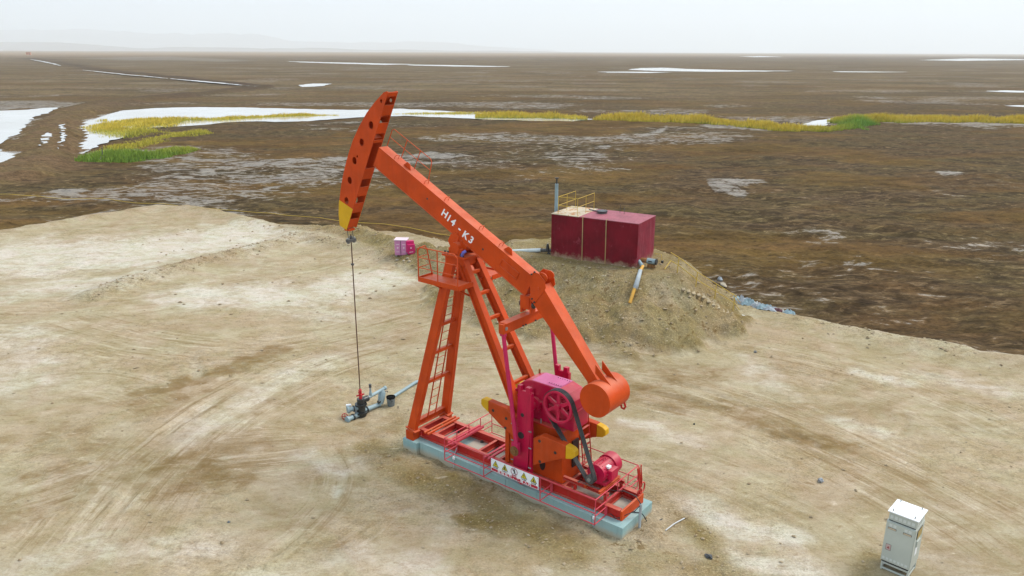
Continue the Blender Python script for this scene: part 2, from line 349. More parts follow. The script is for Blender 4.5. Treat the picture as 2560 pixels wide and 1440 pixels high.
PADPOLY = [(-70, 8), (-47, 36), G(0, 580), G(150, 552), G(300, 528), G(400, 515), G(480, 517), G(560, 531), G(700, 560), G(800, 574), G(900, 578),
           (-7, 51.5), (-4, 49), (-1, 45), (3, 42), (8, 40.5), (10.5, 38), G(1850, 760), G(1980, 787), G(2050, 800), G(2200, 830), G(2400, 864),
           G(2560, 889), (34, 21), (60, 6), (60, -40), (-70, -40)]
PLATEAU = [(-.4, 37.2), (1.4, 35.6), (5.7, 33.2), (7.7, 33.5), (8.3, 35.6), (7.4, 38.0), (3.5, 40.2), (0, 40.0)]
BERM = [(1.5, 38.6), (-.8, 39.6), (-3.2, 42.0), (-7.5, 47.0), (-11.0, 51.5), (-16, 53.0)]
BERMH = [2.3, 2.05, 1.25, .75, .6, .2]
RIDGE = [G(235, 742), G(330, 705), G(500, 660), G(640, 622), G(750, 590), G(900, 620), G(1000, 650)]
PLAIN_Z = -1.0
def zp(px, py): return G(px, py, PLAIN_Z)
DIKE = [zp(78, 146), zp(220, 172), zp(430, 195), zp(655, 219), zp(500, 236), zp(330, 250), zp(240, 268), zp(165, 305), zp(130, 350), zp(75, 395), zp(20, 440)]
POOLS = {   # name: outline of the water in photo pixels, on the plain
 'lake': [(-60, 280), (0, 276), (60, 274), (100, 270), (148, 267), (122, 281), (84, 291), (76, 305), (56, 324), (24, 346), (0, 358), (-60, 372)],
 'lake_arm': [(-60, 372), (0, 371), (30, 377), (64, 377), (52, 388), (28, 402), (0, 412), (-60, 430)],
 'stream': [(196, 302), (235, 290), (300, 276), (380, 270), (480, 267), (600, 268), (700, 270), (800, 273), (900, 274), (1000, 271), (1100, 276), (1190, 281),
            (1300, 286), (1400, 291), (1490, 297), (1430, 302), (1340, 301), (1240, 299), (1120, 293), (1010, 289), (930, 291), (850, 296), (760, 302), (690, 304),
            (640, 302), (560, 305), (500, 312), (380, 318), (330, 330), (300, 345), (270, 352), (225, 372), (205, 386), (196, 360), (205, 340), (190, 322)],
 'far_lake': [(720, 153), (850, 156), (980, 159), (1040, 160), (960, 162), (820, 158), (740, 155)],
 'far_lake_b': [(1010, 161), (1150, 163), (1290, 166), (1220, 167), (1120, 165.5), (1030, 163.5)],
 'salt_lake': [(1570, 174), (1600, 170), (1660, 169), (1720, 172), (1850, 175.5), (1990, 177), (1900, 178.5), (1760, 179), (1640, 177)],
 'salt_strip': [(1490, 179), (1600, 179), (1680, 180.5), (1620, 182), (1520, 181)],
 'salt_strip_b': [(2080, 178), (2280, 179.5), (2200, 180.5), (2100, 180)],
 'small_pool': [(748, 212), (790, 208), (826, 209), (812, 214), (790, 216), (755, 217)],
 'right_pool': [(2460, 227), (2520, 225.5), (2620, 228), (2620, 232), (2520, 230)],
 'edge_pool': [(2510, 264), (2560, 261.5), (2640, 262), (2640, 268), (2560, 266.5)],
 'bend_pool': [(1995, 314), (2030, 303), (2080, 294), (2086, 300), (2062, 312), (2020, 319)],
 'far_pool': [(1850, 141), (1900, 140), (1960, 142), (1890, 143)],
 'far_strip': [(2300, 150), (2420, 146), (2580, 148), (2560, 150), (2400, 152)],
}
SALTS = {
 'long_pool': [(200, 146), (300, 143), (420, 141), (520, 146), (640, 152), (560, 154), (420, 151), (300, 151)],
 'near_pool': [(338, 414), (372, 408), (410, 411), (392, 418), (372, 425), (350, 423)],
 'mid_pool': [(616, 447), (650, 441), (700, 438), (752, 441), (720, 449), (670, 454)],
 'brown_pool': [(114, 478), (150, 473), (215, 474), (222, 479), (170, 484), (125, 483)],
 'thin_pool': [(1585, 337), (1630, 330), (1672, 311), (1664, 325), (1640, 338), (1600, 343)],
 'tiny_pool': [(1484, 366), (1512, 362), (1530, 366), (1510, 374), (1490, 373)],
 'salt_patch': [(1765, 449), (1800, 446), (1850, 445), (1915, 449), (1922, 456), (1880, 460), (1848, 470), (1868, 480), (1860, 492), (1830, 485), (1790, 480), (1776, 470)],
 'reed_edge_salt': [(1742, 311), (1800, 309), (1880, 315), (1960, 326), (1900, 327), (1830, 320), (1770, 319)],
 'shore_salt': [(2180, 304), (2300, 303), (2450, 306), (2600, 310), (2600, 316), (2420, 313), (2250, 309)],
 'field_salt': [(2335, 430), (2370, 426), (2410, 430), (2440, 438), (2380, 438)],
 'grey_mud': [(-50, 258), (0, 252), (110, 250), (240, 260), (180, 268), (60, 270), (0, 282), (-50, 285)],
 'track_mud': [(320, 244), (420, 238), (500, 233), (520, 236), (420, 245), (340, 250)],
 'pale_flat': [(560, 410), (680, 398), (900, 388), (1010, 392), (860, 402), (700, 412), (600, 418)],
 'pale_flat_': [(1000, 392), (1080, 378), (1180, 388), (1120, 396)],
}
RUTZ = -.34
RUTS = {
 'rut_pool': [(104, 338), (122, 331), (130, 337), (120, 352), (108, 364), (103, 352)],
 'rut_pool_': [(150, 312), (160, 310), (161, 335), (166, 344), (160, 352), (150, 372), (146, 362), (154, 345)],
}
RUTW = {k: [G(px, py, RUTZ) for px, py in v] for k, v in RUTS.items()}
def strip(pts, w0, k):
    C_ = [zp(*p) for p in pts]; a, b = [], []
    for i, (x, y) in enumerate(C_):
        (x0, y0), (x1, y1) = C_[max(i - 1, 0)], C_[min(i + 1, len(C_) - 1)]; L = math.hypot(x1 - x0, y1 - y0); nx, ny = -(y1 - y0) / L, (x1 - x0) / L
        w_ = (w0 + k * y) * (.25 if i in (0, len(C_) - 1) else 1); a.append((x + nx * w_, y + ny * w_)); b.append((x - nx * w_, y - ny * w_))
    return a + b[::-1]
DITCHES = {'ditch': strip([(76, 149.5), (100, 153.5), (130, 160), (152, 166)], .6, .0016), 'ditch_b': strip([(205, 177), (260, 183), (320, 189.5), (360, 193), (420, 199.5)], .5, .0015),
           'ditch_c': strip([(425, 199.5), (500, 206.5), (560, 212), (620, 217.5), (662, 221)], .7, .003)}
POOLW = {k: [zp(*p) for p in v] for k, v in POOLS.items()}
SALTW = {k: [zp(*p) for p in v] for k, v in SALTS.items()}

def gp(*pts): return [G(*p) for p in pts]
STAINS = [  # (line, half width m, strength)
 (gp((345, 985), (450, 968), (540, 935), (640, 905), (700, 872)), .75, .95), (gp((355, 1010), (430, 1015), (470, 985)), 1.1, .6),
 (gp((0, 1285), (180, 1210), (360, 1150), (560, 1130)), 2.0, .52), (gp((100, 1100), (300, 1110), (450, 1135)), 1.5, .48), (gp((420, 1150), (520, 1180), (610, 1205)), .75, .72),
 (gp((470, 1215), (560, 1222)), .6, .62), (gp((690, 1012), (740, 992)), .35, .5), (gp((615, 1045), (650, 1030)), .3, .5), (gp((650, 1020), (680, 1000)), .28, .5),
 (gp((880, 1075), (960, 1060), (1010, 1040)), .9, .5), (gp((820, 1060), (780, 1020)), .7, .3), (gp((700, 1270), (800, 1300)), .9, .36), (gp((820, 1350), (890, 1400)), .6, .42),
 (gp((1500, 950), (1640, 975), (1760, 940), (1620, 905)), 1.25, .60), (gp((1560, 985), (1850, 1015)), 1.3, .55), (gp((1850, 1030), (1990, 1085), (2090, 1125)), .9, .72), (gp((2090, 1125), (2180, 1160), (2250, 1190)), .3, .5),
 (gp((1960, 915), (2060, 950), (2095, 985)), .8, .34), (gp((1900, 985), (2020, 1030), (2100, 1010)), .8, .42), (gp((2120, 1010), (2260, 1045), (2420, 1070)), .9, .40),
 (gp((960, 745), (1080, 715), (1230, 735)), 1.2, .42), (gp((860, 870), (1010, 850)), 1.6, .40), (gp((1000, 900), (1240, 890), (1480, 905)), 1.8, .42), (gp((880, 560), (1000, 600)), 1.0, .2),
 (gp((405, 580), (480, 600)), .9, .34), (gp((750, 690), (860, 720)), 1.0, .2), (gp((2300, 1200), (2450, 1400)), 2.4, .34), (gp((900, 1240), (1050, 1330)), 1.6, .34), (gp((1500, 1180), (1800, 1240), (2000, 1290)), 1.6, .26), (gp((1000, 1100), (900, 1200), (800, 1150)), 1.3, .18),
 (gp((1180, 1330), (1260, 1345)), .7, .3), (gp((1010, 1150), (1180, 1215), (1240, 1260)), .5, .6), (gp((1170, 1300), (1240, 1330)), .45, .8), (gp((1125, 1190), (1190, 1220)), .35, .9), (gp((1230, 1262), (1330, 1310), (1450, 1375)), .45, .55), (gp((880, 1062), (910, 1050)), .5, .6), (gp((2300, 880), (2560, 980)), 1.2, .15), (gp((250, 985), (390, 960)), .7, .15)]
PALES = [
 (gp((0, 640), (250, 640), (600, 590)), 6.0, .75), (gp((100, 720), (300, 700)), 3.0, .55), (gp((500, 740), (760, 740), (960, 700)), 2.6, .72), (gp((420, 740), (900, 790)), 1.4, .4),
 (gp((60, 830), (60, 960)), 2.0, .42), (gp((330, 1390), (560, 1360)), 1.0, .35), (gp((620, 1440), (820, 1400)), .8, .3), (gp((0, 1430), (260, 1370)), .9, .32),
 (gp((760, 1130), (860, 1180)), .6, .42), (gp((480, 1090), (700, 960), (830, 900)), 1.1, .42), (gp((1740, 1270), (1850, 1330), (1960, 1340)), .9, .62), (gp((1830, 1400), (2000, 1420)), .8, .5),
 (gp((2150, 930), (2260, 955)), .6, .55), (gp((2300, 930), (2560, 985)), 1.0, .40), (gp((2100, 1050), (2200, 1080)), .6, .45), (gp((1560, 1050), (1640, 1065)), .5, .6), (gp((1660, 1090), (1740, 1105)), .6, .4),
 (gp((1870, 900), (1960, 985)), .9, .4), (gp((2350, 1410), (2440, 1430)), .7, .42), (gp((900, 1390), (1060, 1440)), 1.0, .5), (gp((1100, 1330), (1120, 1300)), .8, .3), (gp((1500, 1420), (1400, 1440)), .8, .4),
 (gp((900, 1150), (960, 1135)), .5, .5), (gp((1560, 870), (1620, 900)), .8, .3), (gp((1690, 820), (1700, 880)), .7, .3), (gp((2060, 805), (2300, 848), (2560, 892)), .6, .5)]
TRACKS = [  # (line, half width, darkness, rut depth)
 (gp((220, 850), (330, 875), (430, 885), (560, 890), (720, 880)), .16, .55, .05), (gp((250, 843), (400, 862), (560, 876), (700, 868)), .14, .3, .04), (gp((300, 858), (420, 874), (540, 882)), .10, -.4, .03),
 (gp((560, 850), (590, 890), (607, 930), (600, 968)), .13, .35, .04), (gp((535, 848), (568, 890), (585, 935)), .12, -.4, .03), (gp((470, 885), (492, 925), (494, 960)), .2, -.35, .04), (gp((520, 885), (535, 930)), .14, -.3, .03),
 (gp((300, 1200), (430, 1075), (560, 990), (650, 955), (800, 880)), .18, -.5, .04), (gp((330, 1200), (470, 1070), (600, 1000), (760, 920)), .10, .4, .04), (gp((110, 1290), (170, 1240), (262, 1196)), .16, -.55, .05),
 (gp((370, 1090), (348, 1130), (338, 1180), (322, 1240), (280, 1298)), .14, .5, .07), (gp((392, 1105), (362, 1118)), .06, .9, .06), (gp((0, 1285), (180, 1222), (320, 1195)), .10, .5, .05), (gp((240, 1235), (330, 1195)), .14, .55, .06),
 (gp((600, 1440), (700, 1375), (770, 1315), (812, 1275)), .10, .5, .05), (gp((815, 1268), (842, 1210), (842, 1160), (815, 1130)), .18, -.55, .05), (gp((770, 1125), (850, 1118)), .12, -.6, .03),
 (gp((1825, 869), (1950, 878), (2080, 912), (2180, 950)), .06, .7, .03), (gp((1900, 910), (1960, 905), (2030, 912)), .05, .8, .03), (gp((2250, 1010), (2270, 1055), (2248, 1105)), .12, .6, .03), (gp((2150, 880), (2300, 930), (2560, 1000)), .14, .3, .03),
 (gp((2270, 1090), (2420, 1140), (2560, 1210)), .08, .45, .03), (gp((1560, 965), (1720, 1000), (1900, 1045), (2100, 1140)), .13, .5, .06), (gp((1560, 1000), (1700, 1030), (1850, 1062), (2000, 1110)), .13, .45, .06), (gp((1620, 940), (1760, 975), (1900, 1020)), .12, .4, .05),
 (gp((170, 640), (232, 650), (257, 668), (246, 688)), .09, .5, .02), (gp((260, 625), (320, 650)), .08, .35, .02), (gp((780, 775), (860, 795), (900, 820)), .08, .4, .03), (gp((560, 1100), (700, 1080), (850, 1020)), .09, .3, .04),
 (gp((380, 690), (560, 650), (700, 612)), .2, .3, .0), (gp((150, 1190), (260, 1150), (400, 1165), (520, 1165)), .09, .5, .05), (gp((480, 1175), (560, 1150), (640, 1120)), .08, .5, .05), (gp((850, 880), (960, 855), (1060, 800)), .2, -.3, .03),
 (gp((880, 850), (1000, 830), (1080, 790)), .12, .35, .04), (gp((1640, 1090), (1800, 1120), (1980, 1190)), .10, -.3, .02)]
OLIVES = [(gp((930, 1120), (1000, 1180), (1100, 1215), (1230, 1270), (1330, 1330), (1440, 1385)), .75, .8), (gp((1130, 1190), (1180, 1215)), .35, 1.0), (gp((1170, 1300), (1230, 1320)), .4, 1.0), (gp((1700, 1290), (1760, 1340), (1800, 1400)), .5, .8),
          (gp((1600, 1420), (1680, 1390)), .6, .6), (gp((2180, 1380), (2160, 1440)), .35, .7), (gp((1720, 1420), (1840, 1440)), .5, .5), (gp((1640, 1250), (1700, 1285)), .4, .5), (gp((2050, 790), (2110, 808)), .5, 1.0)]
SWEEPS = [(gp((60, 790), (330, 858), (520, 885), (720, 872), (900, 825), (1080, 780)), 2.2, .9), (gp((150, 1440), (330, 1200), (480, 1070), (640, 975), (850, 885), (1010, 842)), 2.6, .9),
 (gp((-60, 1310), (200, 1225), (420, 1155), (640, 1130), (900, 1105)), 2.2, .85), (gp((600, 1440), (760, 1320), (838, 1230), (835, 1150), (760, 1080)), .8, .7),
 (gp((1480, 945), (1750, 990), (1950, 1060), (2150, 1150), (2400, 1280), (2600, 1420)), 2.4, .9), (gp((1780, 868), (2050, 910), (2300, 990), (2600, 1120)), 2.4, .7), (gp((1560, 1100), (1800, 1180), (2050, 1290), (2200, 1420)), 1.6, .5),
 (gp((-100, 770), (250, 775), (500, 742), (800, 690), (960, 640)), 3.0, .55), (gp((-60, 660), (250, 630), (500, 600), (720, 585)), 5.0, .5), (gp((880, 770), (1060, 742), (1260, 705)), 1.6, .6), (gp((540, 845), (590, 890), (607, 940), (590, 1000)), .8, .8),
 (gp((980, 880), (1240, 880), (1500, 900), (1700, 930)), 2.0, .6), (gp((-40, 980), (200, 940), (420, 1000), (480, 1080)), 1.6, .6), (gp((700, 1440), (900, 1330), (1000, 1230)), 1.2, .5)]
UX, UY = math.cos(math.radians(141.8)), math.sin(math.radians(141.8))
PJ = (0.3463, 19.9647)                                          # middle of the pump's base
def to_pj(x, y): return (x - PJ[0]) * UX + (y - PJ[1]) * UY, -(x - PJ[0]) * UY + (y - PJ[1]) * UX

def terrain(x, y, masks=True):
    """height of the ground and its soil masks"""
    x, y = np.asarray(x, float), np.asarray(y, float)
    wob = (fbm(x * .45, y * .45, 4, 3) - .5) * 1.7 + (fbm(x * 2.2, y * 2.2, 3, 9) - .5) * .5
    sd_ = sdf(x, y, PADPOLY)
    k = sstep(-1.3, .25, sd_ + wob * .8)
    zpad = (fbm(x * .12, y * .12, 3, 21) - .5) * .28 * sstep(6, 14, np.hypot(x - PJ[0], y - PJ[1])) + (fbm(x * .8, y * .8, 4, 5) - .5) * .07
    zpad = zpad + sstep(-.2, .5, sd_) * sstep(2.6, .6, sd_) * (.10 + .22 * fbm(x * .9, y * .9, 4, 31))          # windrow along the edge
    d, _ = seg_dist(x, y, RIDGE); zpad = zpad + .34 * np.exp(-(d / .9) ** 2) * (.6 + .8 * fbm(x * .7, y * .7, 3, 41))
    lx, ly = to_pj(x, y)
    zpad = zpad - .22 * np.exp(-(np.hypot(lx - 7.1, ly) / 2.3) ** 2)                                             # worn hollow round the well
    pl = np.maximum(np.abs(lx + .2) - 4.0, np.abs(ly) - .9)
    zpad = zpad + np.exp(-np.maximum(pl, 0) / .8) * (fbm(x * 1.6, y * 1.6, 4, 51) - .42) * .30                   # spoil along the plinth
    far = sstep(55, 260, y)
    zpl = PLAIN_Z + (fbm(x * .22, y * .22, 5, 61) - .5) * .55 * (1 - .5 * far) + (fbm(x * 1.1, y * 1.1, 4, 71) - .5) * .22 * (1 - far) + (fbm(x * .012, y * .012, 3, 81) - .5) * .5 * sstep(150, 700, y)
    dd, _ = seg_dist(x, y, DIKE); zpl = zpl + sstep(5.5, 1.6, dd) * (.85 - .25 * np.cos(np.clip(dd / 1.2, -3.1, 3.1))) * (.85 + .3 * fbm(x * .2, y * .2, 3, 91))
    zpl = zpl + sstep(6.5, 3.0, dd) * ((fbm(x * .35, y * .35, 5, 211) - .5) * .7)
    for q in RUTW.values():
        b = np.hypot(x - q[0][0], y - q[0][1]) < 40
        if b.any(): s_ = sstep(-.7, .35, sdf(x[b], y[b], q)); zpl[b] = zpl[b] * (1 - s_) + np.minimum(zpl[b], RUTZ - .25) * s_
    lows = np.zeros(x.shape)
    for q in POOLW.values():
        xs, ys = [p[0] for p in q], [p[1] for p in q]; mg = 6 + .02 * max(ys)
        b = (x > min(xs) - mg) & (x < max(xs) + mg) & (y > min(ys) - mg) & (y < max(ys) + mg)
        if b.any():
            s = sdf(x[b], y[b], q); wd = .8 + .006 * np.mean(ys); lows[b] = np.maximum(lows[b], sstep(-wd, wd * .6, s))
    zpl = zpl * (1 - lows) + (PLAIN_Z - .30) * lows
    z = zpl * (1 - k) + zpad * k
    # spoil mound under the tank, and the bank that runs on from it
    dm = np.maximum(-sdf(x, y, PLATEAU), 0)
    gul = (fbm(x * .9 + 3, y * .9, 4, 101) - .5)
    run = 4.3 - 1.0 * sstep(6.5, 8.5, x) + 1.2 * gul
    zm = 2.4 * np.clip(1 - dm / run, 0, 1) ** 1.12 + np.where(dm > 0, gul * .42 * sstep(0, 1, dm), 0) * sstep(5.5, 3.5, dm)
    db, tb = seg_dist(x, y, BERM); hb = np.interp(tb, range(6), BERMH)
    zb = hb * np.clip(1 - db / (1.1 + 1.0 * hb), 0, 1) ** .9 * (.72 + .6 * fbm(x * 1.0, y * 1.0, 5, 111))
    zz = np.maximum(zm, zb)
    low = np.minimum(z, 0) * sstep(1.5, .2, zz)
    zt = np.where(zz > .02, np.maximum(z, low + zz + (fbm(x * 1.9, y * 1.9, 5, 121) - .5) * .34 * sstep(.05, .5, zz) * np.where(dm > .0, 1, .2)), z)
    if not masks: return zt
    M = {}
    mound = sstep(.04, .35, zz)
    M['pad'] = np.maximum(sstep(-1.0, .1, sd_ + wob * .8), mound)
    dark = np.zeros(x.shape); pale = np.zeros(x.shape); olive = np.zeros(x.shape); zt = zt.copy()
    w1 = (fbm(x * .9, y * .9, 4, 131) - .5) * 1.6; w2 = fbm(x * 1.4 + 5, y * 1.4, 4, 141)
    fl_ = np.zeros((x.size, 3)); fmk = np.zeros(x.shape)
    for n_, (L, r, s) in enumerate(SWEEPS):
        # smooth the line, then take the signed distance across it and the length along it
        Q = [L[0]]
        for a, b, c_ in zip(L[:-2], L[1:-1], L[2:]):
            p0 = ((a[0] + b[0]) / 2, (a[1] + b[1]) / 2); p2_ = ((b[0] + c_[0]) / 2, (b[1] + c_[1]) / 2)
            for k in range(6): t_ = k / 6; Q.append(((1 - t_) ** 2 * p0[0] + 2 * t_ * (1 - t_) * b[0] + t_ * t_ * p2_[0], (1 - t_) ** 2 * p0[1] + 2 * t_ * (1 - t_) * b[1] + t_ * t_ * p2_[1]))
        Q.append(L[-1])
        xs_, ys_ = [q[0] for q in Q], [q[1] for q in Q]; b = (x > min(xs_) - 2 * r) & (x < max(xs_) + 2 * r) & (y > min(ys_) - 2 * r) & (y < max(ys_) + 2 * r)
        if not b.any(): continue
        X_, Y_ = x[b], y[b]; d = np.full(X_.shape, 1e9); sg = np.ones(X_.shape); al = np.zeros(X_.shape); acc = 0.
        for (ax, ay), (bx, by) in zip(Q[:-1], Q[1:]):
            Ls = math.hypot(bx - ax, by - ay); t_ = np.clip(((X_ - ax) * (bx - ax) + (Y_ - ay) * (by - ay)) / (Ls * Ls + 1e-9), 0, 1)
            e = np.hypot(X_ - ax - t_ * (bx - ax), Y_ - ay - t_ * (by - ay)); c = e < d
            d = np.where(c, e, d); sg = np.where(c, np.sign((bx - ax) * (Y_ - ay) - (by - ay) * (X_ - ax)), sg); al = np.where(c, acc + t_ * Ls, al); acc += Ls
        mk = s * sstep(1.15, .45, d / r + w1[b] * .35) * sstep(0, 2.0, al) * sstep(acc, acc - 2.0, al)
        up_ = mk > fmk[b]; idx = np.nonzero(b)[0][up_]; fmk[idx] = mk[up_]; fl_[idx] = np.stack([(sg * d)[up_], al[up_], np.full(up_.sum(), n_ * 7.3)], 1)
    M['flowmask'] = fmk; M['flow'] = fl_
    w3 = (fbm(x * 3.1, y * 3.1, 4, 137) - .5) * 1.6
    for L, r, s in STAINS:
        d, _ = seg_dist(x, y, L); dark = np.maximum(dark, min(s, .8) * sstep(1.7, .0, d / r + w1 * .9 + w3 * .8) * (.45 + 1.0 * w2))
    for L, r, s in PALES:
        d, _ = seg_dist(x, y, L); pale = np.maximum(pale, s * sstep(1.3, .1, d / r + w1 * .6) * (.6 + .7 * w2))
    for L, r, s in OLIVES:
        d, _ = seg_dist(x, y, L); olive = np.maximum(olive, s * sstep(1.3, .2, d / r + w1 * .7) * (.6 + .7 * w2))
    tr = fbm(x * .7, y * .7, 4, 151)
    for L, r, s, dep in TRACKS:
        d, tt = seg_dist(x, y, L); f = sstep(1.4, .4, d / (r * 1.3)); n = len(L) - 1
        f = f * sstep(0, .5, tt) * sstep(n, n - .5, tt) * sstep(.34, .60, tr)
        if s > 0: dark = np.maximum(dark, .75 * s * f)
        else: pale = np.maximum(pale, -s * f * .8); dark = dark * (1 - .5 * f)
        zt = zt - dep * f + dep * .6 * sstep(2.6, 1.4, d / (r * 1.3)) * sstep(.9, 1.4, d / (r * 1.3)) * sstep(.28, .55, tr)
    olive = np.maximum(olive, np.clip(mound * (.62 + .9 * (fbm(x * .55, y * .55, 4, 161) - .35)), 0, 1) * .95)
    pale = pale * (1 - mound) + mound * .35 * sstep(.55, .75, fbm(x * .8, y * .8, 5, 171))
    dark = np.maximum(dark, mound * .55 * sstep(.5, .75, fbm(x * .5 + 9, y * .5, 4, 181)))
    M['dark'], M['pale'], M['olive'] = dark, pale, olive
    edge = sstep(2.2, .4, np.abs(sd_)) * .6
    dr, _ = seg_dist(x, y, RIDGE)
    M['loose'] = np.clip(np.maximum.reduce([mound, edge, np.exp(-np.maximum(pl, 0) / .9) * .9, sstep(1.4, .5, dr) * .8, olive]), 0, 1)
    wet = fbm(x * .035, y * .05, 4, 191); wet = sstep(.45, .68, wet) * .75
    wet = wet * (1 - .45 * sstep(-8, 25, x - .15 * y) * sstep(140, 60, y))
    for wx, wy, r in ((14, 44, 5), (20, 47, 6), (23, 56, 4), (-5, 95, 13), (8, 110, 16), (-25, 88, 8), (34, 52, 6), (88, 148, 16)): wet = np.maximum(wet, .64 * np.exp(-((x - wx) ** 2 + (y - wy) ** 2) / (2 * r * r)))
    for q in SALTW.values():
        xs, ys = [p[0] for p in q], [p[1] for p in q]; mg = .5 + .012 * max(ys)
        b = (x > min(xs) - mg) & (x < max(xs) + mg) & (y > min(ys) - mg) & (y < max(ys) + mg)
        if b.any(): wet[b] = np.maximum(wet[b], .88 * sstep(-mg * .6, mg * .15, sdf(x[b], y[b], q)))
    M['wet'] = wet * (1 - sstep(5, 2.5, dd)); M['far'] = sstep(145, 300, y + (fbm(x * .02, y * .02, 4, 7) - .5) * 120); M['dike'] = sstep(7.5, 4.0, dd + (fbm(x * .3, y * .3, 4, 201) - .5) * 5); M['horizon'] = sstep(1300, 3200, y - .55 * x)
    return zt, M
def gz(x, y): return float(terrain(np.array([x]), np.array([y]))[0][0])

def spaced(lo, hi, a, b, fine, grow):
    v = list(np.arange(a, b + fine, fine)); s = fine
    while v[-1] < hi: s = min(s * grow, 900); v.append(v[-1] + s)
    s = fine
    while v[0] > lo: s = min(s * grow, 900); v.insert(0, v[0] - s)
    return np.array(v)
def build_ground():
    xs = spaced(-22000, 22000, -19, 17, .115, 1.045); ys = spaced(-60, 24000, 12.5, 43, .115, 1.022)
    X, Y = np.meshgrid(xs, ys); nx, ny = len(xs), len(ys)
    xx, yy = X.ravel(), Y.ravel()
    z, M = terrain(xx, yy)
    i = np.arange((ny - 1) * nx).reshape(ny - 1, nx)[:, :-1].ravel()
    quads = np.stack([i, i + 1, i + nx + 1, i + nx], 1)
    sdq = M['pad'][quads].mean(1) > .5
    cy, cx = yy[quads].mean(1), xx[quads].mean(1)
    dm = -sdf(cx, cy, PLATEAU); db, tb = seg_dist(cx, cy, BERM); mnd = (dm < 3.9) | ((db < 1.6) & (tb < 2.2))
    out = []
    for name, sel in (('well_pad', sdq & ~mnd), ('mud_plain', ~sdq & ~mnd), ('earth_mound', mnd)):
        q = quads[sel]; ids, inv = np.unique(q, return_inverse=True); inv = inv.reshape(q.shape)
        me = bpy.data.meshes.new(name); me.vertices.add(len(ids)); me.vertices.foreach_set('co', np.stack([xx[ids], yy[ids], z[ids]], 1).astype('f4').ravel())
        me.loops.add(inv.size); me.loops.foreach_set('vertex_index', inv.ravel().astype('i4')); me.polygons.add(len(q))
        me.polygons.foreach_set('loop_start', np.arange(0, inv.size, 4, dtype='i4')); me.polygons.foreach_set('use_smooth', np.ones(len(q), bool))
        me.update(); me.validate()
        for kk, vv in M.items():
            if vv.ndim == 2: me.attributes.new(kk, 'FLOAT_VECTOR', 'POINT').data.foreach_set('vector', vv[ids].astype('f4').ravel())
            else: me.attributes.new(kk, 'FLOAT', 'POINT').data.foreach_set('value', vv[ids].astype('f4'))
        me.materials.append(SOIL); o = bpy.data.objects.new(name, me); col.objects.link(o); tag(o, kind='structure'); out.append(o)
    tag(out[0], 'pale dusty well pad with brown tyre tracks round the pump'); tag(out[1], 'dark brown wet mud plain running to the horizon'); tag(out[2], 'loose tan earth mound under the crimson tank')
    return out
build_ground()

def sheet(name, poly, z, mat, lab, rough=.35, kind='structure', step=None):
    """flat sheet with an uneven shore"""
    pts = []
    for i, (ax, ay) in enumerate(poly):
        bx, by = poly[(i + 1) % len(poly)]; L = math.hypot(bx - ax, by - ay); n = max(2, int(min(60, L / (step or (.25 + .004 * ay)))))
        for k in range(n): pts.append((ax + (bx - ax) * k / n, ay + (by - ay) * k / n))
    P = np.array(pts); sc_ = .3 + .006 * P[:, 1].mean()
    a = (fbm(P[:, 0] / (sc_ * 2.2), P[:, 1] / (sc_ * 2.2), 4, 5) - .5) * 4 * rough * sc_; b = (fbm(P[:, 0] / (sc_ * 2.2) + 40, P[:, 1] / (sc_ * 2.2), 4, 6) - .5) * 5 * rough * sc_
    P = P + np.stack([a, b], 1)
    bm = bmesh.new(); vs = [bm.verts.new((p[0], p[1], z)) for p in P]; es = [bm.edges.new((vs[i], vs[(i + 1) % len(vs)])) for i in range(len(vs))]
    bmesh.ops.triangle_fill(bm, use_beauty=True, edges=es)
    for f in bm.faces:
        if f.normal.z < 0: f.normal_flip()
    me = bpy.data.meshes.new(name); bm.to_mesh(me); bm.free(); me.materials.append(mat); o = bpy.data.objects.new(name, me); col.objects.link(o)
    return tag(o, lab, kind=kind)
WNAME = dict(lake='still white lake behind the brown bank on the left', lake_arm='near arm of the white lake below the brown bank', stream='white winding stream beside the left reed bed')
for k_, q_ in POOLW.items():
    nm = k_.strip('_')
    sheet('water', q_, PLAIN_Z - .06, WATER, WNAME.get(k_, 'pale sheet of standing water on the mud plain'))

for k_, q_ in RUTW.items(): sheet('water', q_, RUTZ, WATER, 'pale puddle in a wheel rut of the brown dike')

for k_, q_ in DITCHES.items(): sheet('water', q_, -.42, WATER, 'thin pale ditch of water beside the long dike on the left', rough=.12)

# ------------------------------------------------------------------ hills and air
HILL = paint('hill_earth', (0.24, 0.19, 0.145), .95, .25, .3, spec=.1)
def hills(name, y0, x0, x1, hmax, seed, lab, taper):
    n, mth = 260, 26; vs = []
    for j in range(mth):
        for i in range(n):
            t = i / (n - 1); x = x0 + (x1 - x0) * t; s = j / (mth - 1)
            y = y0 + (s - .5) * (x1 - x0) * .16
            vs.append((x, y, s, t))
    A = np.array(vs); sc_ = (x1 - x0) / 14
    r = fbm(A[:, 0] / sc_, A[:, 1] / sc_, 6, seed); env = np.sin(np.pi * A[:, 2]) * np.array([taper(t) for t in A[:, 3]])
    z = -30 + (hmax + 30) * env * (.35 + .85 * r)
    fs = [(j * n + i, j * n + i + 1, (j + 1) * n + i + 1, (j + 1) * n + i) for j in range(mth - 1) for i in range(n - 1)]
    me = bpy.data.meshes.new(name); me.from_pydata(np.stack([A[:, 0], A[:, 1], z], 1).tolist(), [], fs); me.polygons.foreach_set('use_smooth', [True] * len(fs))
    me.materials.append(HILL); o = bpy.data.objects.new(name, me); col.objects.link(o); tag(o, lab, kind='structure')
hills('hills', 10500, -14700, 2300, 175, 3, 'low pale hills at the far edge of the plain on the left', lambda t: (1 - t) ** .7 * min(1, .55 + t * 2))
hills('hills', 19500, -21500, 1300, 740, 8, 'fainter higher mountains behind the low hills', lambda t: (1 - t) ** .55 * min(1, .6 + t))
